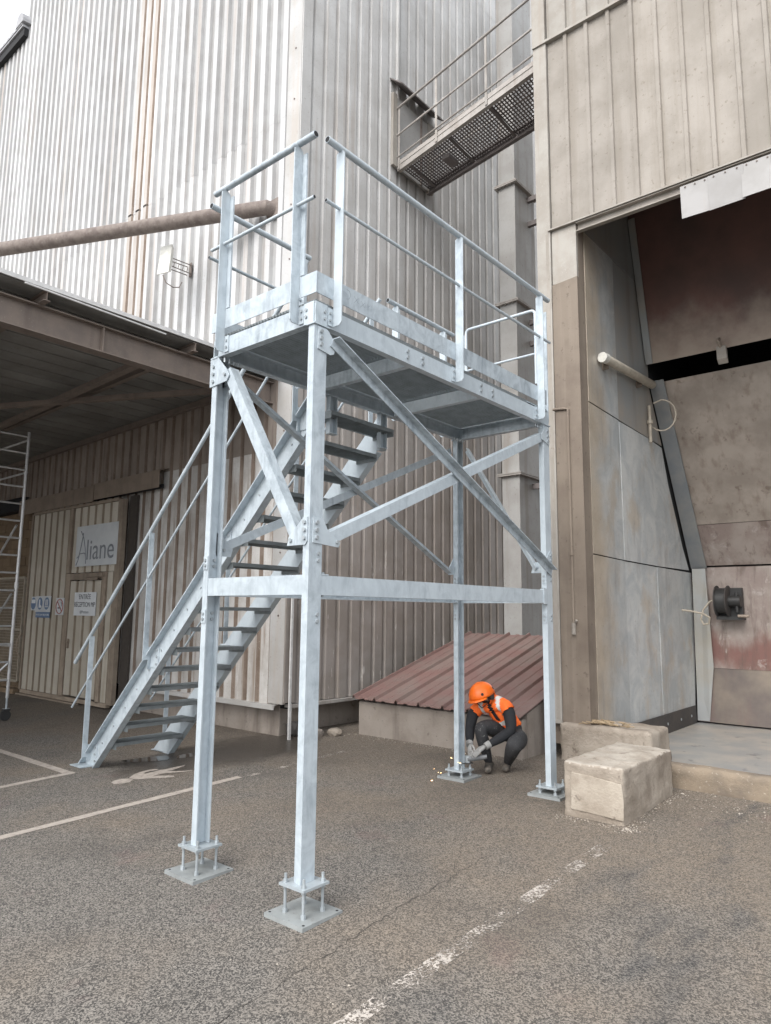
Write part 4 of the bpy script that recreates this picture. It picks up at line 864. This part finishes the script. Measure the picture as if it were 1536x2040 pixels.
rail('top_rail', (2.2, YB+.052, 5.14), (3.42, YB+.052, 5.14), .0245); rail('mid_rail', (2.22, YB+.052, 4.69), (3.42, YB+.052, 4.69), .0135)
m = MB(); m.box(.004, 3.40, -.0115, -.0055, 4.052, 4.208); tb = obj('toe_board', m, 'galv', tw)
m = MB(); m.box(-.0115, -.0055, -.02, 1.17, 4.048, 4.204); obj('toe_board', m, 'galv', tw)
for x0, x1 in ((-.0, 1.05), (2.25, 3.42)): m = MB(); m.box(x0, x1, YB+.0055, YB+.0115, 4.052, 4.2); obj('toe_board', m, 'galv', tw)
strk = [[(.30, 4.185), (.33, 4.18), (.345, 4.15), (.33, 4.12), (.30, 4.11)], [(.38, 4.16), (.43, 4.12)], [(.43, 4.16), (.38, 4.11)], [(.46, 4.15), (.50, 4.11)], [(.50, 4.15), (.45, 4.10)], [(.53, 4.15), (.54, 4.13), (.56, 4.15)], [(.575, 4.155), (.57, 4.105)]]
m = MB()
for st in strk: m.tube([(x, -.0112, z) for x, z in st], .0014, 4)
obj('pencil_mark', m, 'pencil', tb)
# swing gate at the far end: thin rounded frame
gt = MB(); gx = XE-.02; y0, y1, z0, z1, rr_ = .12, 1.02, 4.32, 5.16, .05
def arc(cy, cz_, a0, a1): return [(gx, cy+rr_*math.cos(a), cz_+rr_*math.sin(a)) for a in [a0+(a1-a0)*i/5 for i in range(6)]]
gt.tube([(gx, y0, z0)] + arc(y0+rr_, z1-rr_, math.pi, math.pi/2) + arc(y1-rr_, z1-rr_, math.pi/2, 0) + [(gx, y1, z0)], .0165, 10)
gt.tube([(gx, y0-.05, 4.66), (gx, y1+.05, 4.66)], .0135, 8); o = obj('swing_gate', gt, 'galv', tw, True)
for a, b in ((-.005, .09), (YB-.09, YB)): m = MB(); m.box(XE-.006, XE+.002, a, b, 3.86, 5.11); obj('gate_post', m, 'galv', tw)
bolts(o, [(gx-.004, .06, z) for z in (4.45, 4.66, 5.05)], (-1, 0, 0), .012, .01)
m = MB(); m.poly([(2.98, -.004, 3.99), (3.40, -.004, 3.99), (3.40, .18, 3.99), (3.16, .18, 3.99)], (0, 0, .006)); obj('corner_cover', m, 'galv', tw)
# gussets and angle braces
def gusset(pts, d_, bl, nrm):
    m = MB(); m.poly(pts, d_); o = obj('gusset_plate', m, 'galv', tw); bolts(o, bl, nrm, .0145, .014); return o
def brace(p0, p1, side, upv, w=.075, t=.008):
    m = MB(); m.ext(p0, p1, ang(w, t), side, upv); return obj('brace', m, 'galv', tw)
def perp(p0, p1, nrm): return Vector(nrm).cross((Vector(p1)-Vector(p0)).normalized())
def face_brace(p0, p1, nrm, flip=1, w=.075):
    """angle with one leg flat in the plane of nrm and the other standing out along nrm"""
    u = perp(p0, p1, nrm)*flip; return brace(Vector(p0)-u*w/2, Vector(p1)-u*w/2, u, nrm, w)
# long front face
gusset([(.028, -.002, 3.655), (.028, -.002, 3.815), (.118, -.002, 3.815), (.205, -.002, 3.735), (.185, -.002, 3.655), (.15, -.002, 3.640)], (0, -.008, 0), [(.055, -.010, z) for z in (3.69, 3.735, 3.785)], (0, -1, 0))
gusset([(.025, -.002, 2.315), (.025, -.002, 2.485), (.115, -.002, 2.485), (.165, -.002, 2.405), (.285, -.002, 2.335), (.27, -.002, 2.300)], (0, -.008, 0), [(.055, -.010, z) for z in (2.35, 2.40, 2.45)] + [(.25, -.010, 2.335)], (0, -1, 0))
gusset([(3.44, -.002, 2.28), (3.44, -.002, 2.50), (3.40, -.002, 2.50), (3.30, -.002, 2.40), (3.26, -.002, 2.31)], (0, -.008, 0), [(3.405, -.010, z) for z in (2.36, 2.41, 2.46)], (0, -1, 0))
gusset([(3.44, -.002, 3.62), (3.44, -.002, 3.815), (3.36, -.002, 3.815), (3.27, -.002, 3.71), (3.28, -.002, 3.66)], (0, -.008, 0), [(3.40, -.010, z) for z in (3.66, 3.71, 3.77)], (0, -1, 0))
face_brace((.155, -.012, 3.735), (3.40, -.012, 2.285), (0, -1, 0), -1, .068)
face_brace((.20, .004, 2.355), (3.33, .004, 3.70), (0, 1, 0), 1, .085)
# left short face
gusset([(-.002, W_+SY+.02, 3.60), (-.002, W_+SY+.02, 3.835), (-.002, W_-.01, 3.835), (-.002, .945, 3.70), (-.002, .92, 3.655), (-.002, .95, 3.615)], (-.008, 0, 0), [(-.010, W_+.032, z) for z in (3.64, 3.70, 3.76)] + [(-.01, .97, 3.67)], (-1, 0, 0))
gusset([(-.002, .012, 2.325), (-.002, .012, 2.485), (-.002, .05, 2.485), (-.002, .19, 2.36), (-.002, .205, 2.30), (-.002, .03, 2.30)], (-.008, 0, 0), [(-.010, .035, z) for z in (2.345, 2.40, 2.45)] + [(-.01, .165, 2.335)], (-1, 0, 0))
face_brace((.003, .965, 3.70), (.003, .14, 2.355), (1, 0, 0), 1, .085)
# back long face
face_brace((.13, W_+.045, 3.745), (3.20, W_+.045, 2.325), (0, -1, 0), 1, .07); face_brace((.16, W_+.062, 2.345), (3.30, W_+.062, 3.70), (0, 1, 0), -1, .07)
gusset([(L_+.02, W_+.050, 2.29), (L_+.02, W_+.050, 2.50), (L_-.06, W_+.050, 2.40), (L_-.12, W_+.050, 2.33), (L_-.10, W_+.05, 2.28)], (0, .008, 0), [(L_-.08, W_+.050, 2.325)], (0, -1, 0))
gusset([(.10, W_+.050, 2.28), (.10, W_+.05, 2.46), (.16, W_+.05, 2.44), (.26, W_+.05, 2.34), (.24, W_+.05, 2.28)], (0, .008, 0), [(.14, W_+.05, 2.40), (.17, W_+.05, 2.33)], (0, -1, 0))
gusset([(.09, W_+.05, 3.62), (.09, W_+.05, 3.82), (.2, W_+.05, 3.82), (.28, W_+.05, 3.72), (.24, W_+.05, 3.64)], (0, .008, 0), [(.14, W_+.05, 3.70), (.2, W_+.05, 3.70)], (0, -1, 0))
# far short face
face_brace((L_+.06, W_-.10, 3.70), (L_+.06, .14, 2.32), (-1, 0, 0), -1, .06)
gusset([(L_+.05, .05, 2.28), (L_+.05, .2, 2.28), (L_+.05, .18, 2.36), (L_+.05, .05, 2.46)], (.008, 0, 0), [(L_+.05, .15, 2.32)], (-1, 0, 0))
# hanger channels that carry the stair head
for x in (1.26, 1.98):
    m = MB(); m.ext((x, 1.135, 3.49), (x, 1.135, 3.835), [(0, 0), (.10, 0), (.10, .05), (.092, .05), (.092, .008), (.008, .008), (.008, .05), (0, .05)], (1, 0, 0), (0, -1, 0)); m.box(x, x+.1, 1.075, 1.135, 3.482, 3.489); obj('stair_hanger', m, 'galv', tw)

# ================================================================== STAIRCASE
st = thing('steel_staircase', (1.65, 4.8, .05), 'steep galvanised staircase with open grating treads leading up to the platform', 'staircase')
XS0, XS1 = 1.20, 2.10
def string_pts(x, a=4.72, b=5.075):            # outline in the Y-Z plane, 45 degrees, cut level at the foot and upright at the head
    zf = gz(x)
    return [(b-zf, zf), (a-zf, zf), (1.24, a-1.24), (1.24, b-1.24)]
for x, out in ((XS0, -1), (XS1, 1)):
    o_ = string_pts(x); m = MB(); m.poly([(x, y, z) for y, z in o_], (out*.009, 0, 0))
    n45 = Vector((0, -1, -1)).normalized()
    zf = gz(x)
    for (c_, s_) in ((5.075, 1), (4.72, -1)):
        p0 = Vector((x+out*.0095, c_-zf, zf)); p1 = Vector((x+out*.0095, 1.24, c_-1.24)); m.ext(p0, p1, [(0, 0), (.075, 0), (.075, .012), (0, .012)], (out, 0, 0), n45*s_)
    so = obj('stringer', m, 'galv', st)
    bl = [(x+out*(.009 if out < 0 else -.0), 4.60-.222*i+dy, .30+.222*i+dz) for i in range(16) for dy, dz in ((.02, .02), (-.10, .02))]
    bolts(so, bl, (-1, 0, 0), .011, .010)
    m = MB(); m.box(min(x, x+out*.17), max(x, x+out*.17), 4.78, 5.05, zf+.0005, zf+.010); obj('foot_plate', m, 'galv', so)
    m = MB(); m.box(min(x+out*.002, x+out*.08), max(x+out*.002, x+out*.08), 1.175, 1.238, 3.50, 3.95); obj('head_plate', m, 'galv', so)
for i in range(16):
    y0 = 4.345-.222*i; z = .345+.222*i; m = MB(); x0, x1 = XS0+.003, XS1-.003
    for a in range(8): yy = y0+.004+a*.0335; m.box(x0+.006, x1-.006, yy, yy+.004, z-.035, z)
    xx = x0+.02
    while xx < x1-.02: m.box(xx, xx+.005, y0+.003, y0+.245, z-.014, z+.001); xx += .030
    m.box(x0+.006, x1-.006, y0-.003, y0+.0, z-.036, z+.001); m.box(x0+.006, x1-.006, y0+.246, y0+.275, z-.036, z+.003)
    m.box(x0, x0+.005, y0-.003, y0+.275, z-.07, z); m.box(x1-.005, x1, y0-.003, y0+.275, z-.07, z)
    obj('tread', m, 'galv_tread', st)
for x, out in ((XS0-.085, -1), (XS1+.085, 1)):
    for c_, r_, ytop in ((6.45, .0225, 1.28), (5.92, .0135, 1.30)):
        ya = 5.24; m = MB(); m.tube([(x-.012, ya, c_-ya), (x-.012, ytop, c_-ytop)], r_, 12); ro = obj('hand_rail' if r_ > .02 else 'mid_rail', m, 'galv', st, True)
    for y in (4.88, 3.70, 2.52, 1.40):
        zb = 5.0-y; m = MB(); m.box(x-.035, x+.028, y-.005, y+.005, max(zb+.02, gz(x)+.05), 6.43-y-.01)
        m.box(x+.029 if out < 0 else x-.075, x+.075 if out < 0 else x-.036, y-.005, y+.005, max(zb-.08, .1), zb+.16)
        m.box(XS0-.0185 if out < 0 else XS1+.0095, XS0-.0095 if out < 0 else XS1+.0185, y-.155, y-.006, max(zb-.06, .14), zb+.17)
        po = obj('rail_post', m, 'galv', st)
        if out < 0: bolts(po, [(XS0-.0185, y-.12, zb+dz) for dz in (-.02, .06, .13)], (-1, 0, 0), .013, .012)

# ================================================================== WORKER crouching at the far leg
def skin_mesh(name, V, E, levels=2):
    """V: name -> (xyz, radius or (rx, ry)); E: list of name pairs; first vertex is the root"""
    names = list(V); idx = {n: i for i, n in enumerate(names)}
    me = bpy.data.meshes.new(name); me.from_pydata([V[n][0] for n in names], [(idx[a], idx[b]) for a, b in E], [])
    o = bpy.data.objects.new(name, me); COL.objects.link(o)
    sk = o.modifiers.new('Skin', 'SKIN'); sk.use_smooth_shade = True; sk.branch_smoothing = .6
    for i, n in enumerate(names):
        r_ = V[n][1]; o.data.skin_vertices[0].data[i].radius = (r_, r_) if isinstance(r_, float) else r_; o.data.skin_vertices[0].data[i].use_root = (i == 0)
    ss = o.modifiers.new('Sub', 'SUBSURF'); ss.levels = levels; ss.render_levels = levels
    dg = bpy.context.evaluated_depsgraph_get(); out = bpy.data.meshes.new_from_object(o.evaluated_get(dg)); out.name = name
    bpy.data.objects.remove(o); bpy.data.meshes.remove(me); return out
V = {'pelvis': ((4.10, .86, .50), .115), 'waist': ((4.07, .89, .62), .125), 'belly': ((4.02, .93, .70), .13), 'chest': ((3.97, .97, .80), .152), 'upper': ((3.92, 1.00, .88), .122),
     'neck': ((3.875, 1.02, .925), .058), 'skull': ((3.805, 1.045, .945), .082), 'jaw': ((3.745, 1.035, .875), .058),
     'shL': ((3.915, .845, .845), .078), 'upL': ((3.90, .785, .77), .076), 'elL': ((3.84, .725, .585), .064), 'foL': ((3.70, .81, .50), .056), 'wrL': ((3.585, .892, .435), .033),
     'shR': ((3.86, 1.165, .805), .078), 'upR': ((3.81, 1.215, .72), .074), 'elR': ((3.74, 1.205, .565), .062), 'foR': ((3.65, 1.15, .49), .054), 'wrR': ((3.565, 1.10, .425), .033),
     'hipL': ((4.06, .76, .485), .105), 'thL': ((3.93, .675, .49), .108), 'knL': ((3.72, .635, .445), .092), 'caL': ((3.85, .75, .32), .072), 'anL': ((3.965, .86, .19), .044),
     'hipR': ((4.03, .96, .50), .105), 'thR': ((3.85, 1.0, .59), .100), 'knR': ((3.655, 1.02, .605), .082), 'caR': ((3.71, 1.0, .41), .070), 'anR': ((3.79, .985, .20), .044)}
E_ = [('pelvis', 'waist'), ('waist', 'belly'), ('belly', 'chest'), ('chest', 'upper'), ('upper', 'neck'), ('neck', 'skull'), ('skull', 'jaw'),
      ('upper', 'shL'), ('shL', 'upL'), ('upL', 'elL'), ('elL', 'foL'), ('foL', 'wrL'), ('upper', 'shR'), ('shR', 'upR'), ('upR', 'elR'), ('elR', 'foR'), ('foR', 'wrR'),
      ('pelvis', 'hipL'), ('hipL', 'thL'), ('thL', 'knL'), ('knL', 'caL'), ('caL', 'anL'), ('pelvis', 'hipR'), ('hipR', 'thR'), ('thR', 'knR'), ('knR', 'caR'), ('caR', 'anR')]
pm = skin_mesh('person_body', V, E_, 3)
for mt in ('trouser', 'shirt', 'skin', 'beard'): pm.materials.append(M[mt])
def segd(p, a, b):
    a, b = Vector(a), Vector(b); t = max(0, min(1, (p-a).dot(b-a)/max(1e-9, (b-a).length_squared))); return (p-(a+(b-a)*t)).length, t
bonecls = {}
for a, b in E_:
    bonecls[(a, b)] = 0 if any(q in b for q in ('hip', 'th', 'kn', 'ca', 'an')) or b == 'waist' else (2 if b in ('skull', 'jaw') else 1)
vest_faces = []
for p in pm.polygons:
    best = min(((segd(p.center, V[a][0], V[b][0])[0]/max(V[a][1], V[b][1]), (a, b)) for a, b in E_), key=lambda q: q[0])
    c_ = bonecls[best[1]]; p.material_index = c_; p.use_smooth = True
    if best[1][1] == 'jaw' and p.center.z < .89: p.material_index = 3
    if best[1] in (('waist', 'belly'), ('belly', 'chest'), ('chest', 'upper'), ('upper', 'shL'), ('upper', 'shR'), ('upper', 'neck')) and p.center.z < .97: vest_faces.append(p.index)
person = thing('person', (3.9, .93, .12), 'person crouching in orange helmet and orange vest, grinding at the foot of the far leg', 'person')
put('body', pm, person)
# vest: the torso surface, a little larger
vm = MB(); vmap = {}
axis0, axis1 = Vector(V['waist'][0]), Vector(V['upper'][0]); axd = (axis1-axis0).normalized(); fwd = Vector((-.86, -.05, -.5)).normalized(); lat = axd.cross(fwd).normalized()
for fi in vest_faces:
    f = pm.polygons[fi]; ids = []
    for vi in f.vertices:
        if vi not in vmap: vmap[vi] = len(vm.v); v = pm.vertices[vi]; vm.v.append(tuple(v.co + v.normal*.014))
        ids.append(vmap[vi])
    rel = f.center-axis0; t = rel.dot(axd); lt_ = rel.dot(lat); fw = rel.dot(fwd)
    band = (.055 < t < .10) or (abs(abs(lt_)-.095) < .022 and t > .10)
    front = fw > .06 and abs(lt_) < .022 and t > .12
    if front: continue
    vm.f.append(tuple(ids)); vm.mi.append(1 if band else 0)
vo = obj('vest', vm, ['vest', 'reflective'], person, True); sm = vo.modifiers.new('thick', 'SOLIDIFY'); sm.thickness = .006
# helmet
hc = Vector((3.772, 1.078, .985)); hup = Vector((-.28, .16, .95)).normalized(); hf = Vector((-.85, .08, -.52)); hf = (hf - hup*hf.dot(hup)).normalized(); hl = hup.cross(hf)
m = MB(); nu, nv = 28, 10
for j in range(nv+1):
    a = (math.pi/2)*j/nv
    for i in range(nu):
        b = 2*math.pi*i/nu; rad = math.cos(a); zz = math.sin(a)
        ridge = 1+.03*max(0, math.cos(3*b))*math.sin(2*a)
        m.v.append(tuple(hc + hf*(.160*math.cos(b)*rad*ridge) + hl*(.134*math.sin(b)*rad*ridge) + hup*(.150*zz*ridge - .050)))
for j in range(nv):
    for i in range(nu): m.f.append((j*nu+i, j*nu+(i+1) % nu, (j+1)*nu+(i+1) % nu, (j+1)*nu+i)); m.mi.append(0)
hel = obj('helmet', m, 'orange', person, True); sm = hel.modifiers.new('thick', 'SOLIDIFY'); sm.thickness = .005; sm.offset = 1
m = MB(); pts = []
for i in range(13):
    b = -1.15+2.3*i/12; pts.append((hc + hf*(.158*math.cos(b)) + hl*(.133*math.sin(b)) - hup*.050, hc + hf*((.158+.045*math.cos(b)**.5)*math.cos(b)) + hl*(.138*math.sin(b)) - hup*.068))
for a, b in pts: m.v += [tuple(a), tuple(b)]
for i in range(12): m.f.append((2*i, 2*i+1, 2*i+3, 2*i+2)); m.mi.append(0)
o = obj('visor', m, 'orange', hel, True); sm = o.modifiers.new('thick', 'SOLIDIFY'); sm.thickness = .006
m = MB()
for s_ in (-1, 1):
    for b in (.9, 2.2):
        p = hc + hf*(.160*math.cos(b)*.95) + hl*(s_*.134*math.sin(b)*.95) + hup*.0; m.tube([p, p + (p-hc).normalized()*.012], .016, 8)
    e = hc + hl*s_*.112 + hf*-.015 - hup*.075; m.tube([e - hl*s_*.02, e + hl*s_*.022], .034, 12)
obj('vents_and_ear_muffs', m, 'black_plastic', hel, True)
m = MB(); 
for s_ in (-1, 1): m.tube([hc + hl*s_*.11 - hup*.05, hc + hl*s_*.075 + hf*.03 - hup*.13, hc + hf*.06 - hup*.175], .005, 5)
obj('chin_strap', m, 'black_plastic', hel, True)
# face: nose, safety glasses
fc = Vector((3.742, 1.035, .915)); m = MB(); nf = Vector((-.80, -.02, -.55)).normalized()
m.tube([fc + nf*.040 + Vector((0, 0, .025)), fc + nf*.068, fc + nf*.055 + Vector((0, 0, -.012))], [.010, .015, .012], 8); obj('nose', m, 'skin', person, True)
m = MB()
for s_ in (-1, 1): e = fc + hl*s_*.032 + nf*.052 + Vector((0, 0, .028)); m.tube([e - nf*.004, e + nf*.004], .026, 12)
obj('glasses', m, 'black_plastic', person, True)
# boots
for ank, toe in (((3.80, .985, .20), Vector((-.86, -.35, 0))), ((3.97, .86, .19), Vector((-.86, -.35, 0)))):
    a = Vector(ank); toe = toe.normalized(); z0 = gz(a.x)
    bmesh_ = skin_mesh('boot', {'an': ((a.x, a.y, a.z+.05), .054), 'mid': ((a.x, a.y, z0+.075), .054), 'heel': (tuple(a*1 + -toe*.045 + Vector((0, 0, z0+.045-a.z))), .044), 'ball': (tuple(Vector((a.x, a.y, z0+.045)) + toe*.12), (.052, .040)), 'toe': (tuple(Vector((a.x, a.y, z0+.04)) + toe*.185), (.042, .034))},
                       [('an', 'mid'), ('mid', 'heel'), ('mid', 'ball'), ('ball', 'toe')], 2)
    bmesh_.materials.append(M['boot']); put('boot', bmesh_, person)
# gloved hands closed round the grinder body
def hand(wr, knuckle, palm_n, thumb_side, grip):
    wr, kn, pn = Vector(wr), Vector(knuckle), Vector(palm_n).normalized(); d_ = (kn-wr).normalized(); sd_ = d_.cross(pn).normalized()
    Vh = {'wr': (tuple(wr), .030), 'pm': (tuple(wr.lerp(kn, .55)), (.040, .026)), 'kn': (tuple(kn), (.042, .024))}; Eh = [('wr', 'pm'), ('pm', 'kn')]
    for i, (off, ln) in enumerate(((.033, .92), (.011, 1.0), (-.011, .95), (-.033, .76))):
        b = kn + sd_*off; k1 = b + d_*.028*ln + pn*.008; k2 = k1 + pn*.032*ln + d_*.012; k3 = k2 + pn*.018*ln - d_*.020
        for n_, q, r_ in ((f'a{i}', b + d_*.008, .0115), (f'b{i}', k1, .0105), (f'c{i}', k2, .0098), (f'd{i}', k3, .0088)): Vh[n_] = (tuple(q), r_)
        Eh += [('kn', f'a{i}'), (f'a{i}', f'b{i}'), (f'b{i}', f'c{i}'), (f'c{i}', f'd{i}')]
    t0 = wr.lerp(kn, .35) + sd_*thumb_side*.034; t1 = t0 + sd_*thumb_side*.022 + d_*.028 + pn*.018; t2 = t1 + d_*.022 + pn*.024
    for n_, q, r_ in (('t0', t0, .014), ('t1', t1, .0115), ('t2', t2, .010)): Vh[n_] = (tuple(q), r_)
    Eh += [('pm', 't0'), ('t0', 't1'), ('t1', 't2')]
    me = skin_mesh('gloved_hand', Vh, Eh, 1); me.materials.append(M['glove'])
    for p in me.polygons: p.use_smooth = True
    return put('gloved_hand', me, person)
hand((3.585, .892, .435), (3.520, .945, .385), (-.35, .45, -.80), -1, None)
hand((3.565, 1.10, .425), (3.515, 1.055, .365), (-.35, -.55, -.75), 1, None)
m = MB()
for a, b, r_ in (('foL', 'wrL', .043), ('foR', 'wrR', .043)):
    p0, p1 = Vector(V[a][0]).lerp(Vector(V[b][0]), .72), Vector(V[b][0]) + (Vector(V[b][0])-Vector(V[a][0])).normalized()*.015; m.tube([p0, p1], [r_, .038], 12)
obj('glove_cuff', m, 'glove', person, True)
ag = thing('angle_grinder', (3.5, 1.0, .33), 'small grey angle grinder held by the crouching person at the leg', 'power tool')
g0, g1 = Vector((3.56, .93, .315)), Vector((3.475, 1.065, .29)); gd = (g1-g0).normalized()
m = MB(); m.tube([g0 - gd*.05, g0, g1 - gd*.02, g1], [.022, .028, .031, .034], 12); obj('motor_body', m, 'grinder_grey', ag, True)
m = MB(); m.tube([g1 - Vector((0, 0, .035)), g1 + Vector((0, 0, .035))], .030, 12); obj('gear_head', m, 'bolt', ag, True)
m = MB(); m.tube([g1 - Vector((0, 0, .040)), g1 - Vector((0, 0, .044))], .062, 24); obj('disc', m, 'rubber', ag, True)
m = MB(); m.tube([g1 + gd.cross(Vector((0, 0, 1)))*.03, g1 + gd.cross(Vector((0, 0, 1)))*.13], .014, 8); obj('side_handle', m, 'black_plastic', ag, True)
m = MB(); rs = random.Random(9)
for i in range(8):
    c_ = Vector((3.42, 1.06, .245)); t = rs.random(); d_ = Vector((rs.uniform(-.9, -.2), rs.uniform(-.1, .6), rs.uniform(-.15, .35))).normalized(); p = c_ + d_*(.05+.45*t*t); p.z -= .10*t*t
    p.z = max(p.z, gz(p.x)+.02); m.tube([p, p + d_*rs.uniform(.008, .03)], rs.uniform(.001, .002), 4)
sp = tag(obj('grinding_sparks', m, 'spark'), 'orange grinding sparks flying at the foot of the far leg', 'sparks', kind='stuff')

# loose grit swept along the kerb, the blocks and the lean-to
def grit(name, label, area, n, seed, r0=.003, r1=.010):
    rr = random.Random(seed); m = MB()
    for i in range(n):
        x, y = area(rr); r_ = rr.uniform(r0, r1)*(1 if rr.random() < .9 else 1.7); z = gz(x)+r_*.35; a = rr.uniform(0, 6.3); c_, s_ = math.cos(a), math.sin(a)
        q = [(r_, 0, 0), (0, r_*.8, 0), (-r_*.9, .1*r_, 0), (0, -r_*.7, 0), (.1*r_, 0, r_*.6), (0, 0, -r_*.5)]
        m.add([(x+u*c_-v*s_, y+u*s_+v*c_, z+w) for u, v, w in q], [(0, 1, 4), (1, 2, 4), (2, 3, 4), (3, 0, 4), (1, 0, 5), (2, 1, 5), (3, 2, 5), (0, 3, 5)], rr.choice((0, 0, 1)))
    return tag(obj(name, m, ['concrete_top', 'plinth']), label, 'grit', kind='stuff')
grit('kerb_grit', 'pale loose grit scattered in front of the bay kerb', lambda r: (4.34-abs(r.gauss(0, .45)), r.uniform(-5, -.5)), 700, 1)
grit('block_grit', 'loose grit round the foot of the square concrete block', lambda r: (r.choice((2.86-abs(r.gauss(0, .06)), r.uniform(2.8, 4.2))), r.choice((-.91-abs(r.gauss(0, .06)), r.uniform(-.95, -.3)))), 350, 2)
grit('yard_grit', 'sparse pale grit scattered over the asphalt yard', lambda r: (r.uniform(-2.5, 4.3), r.uniform(-2.5, 4.0)), 700, 3, .002, .006)
grit('wall_grit', 'grit and crumbs along the foot of the lean-to wall', lambda r: (4.48-abs(r.gauss(0, .08)), r.uniform(.9, 3.7)), 260, 4)
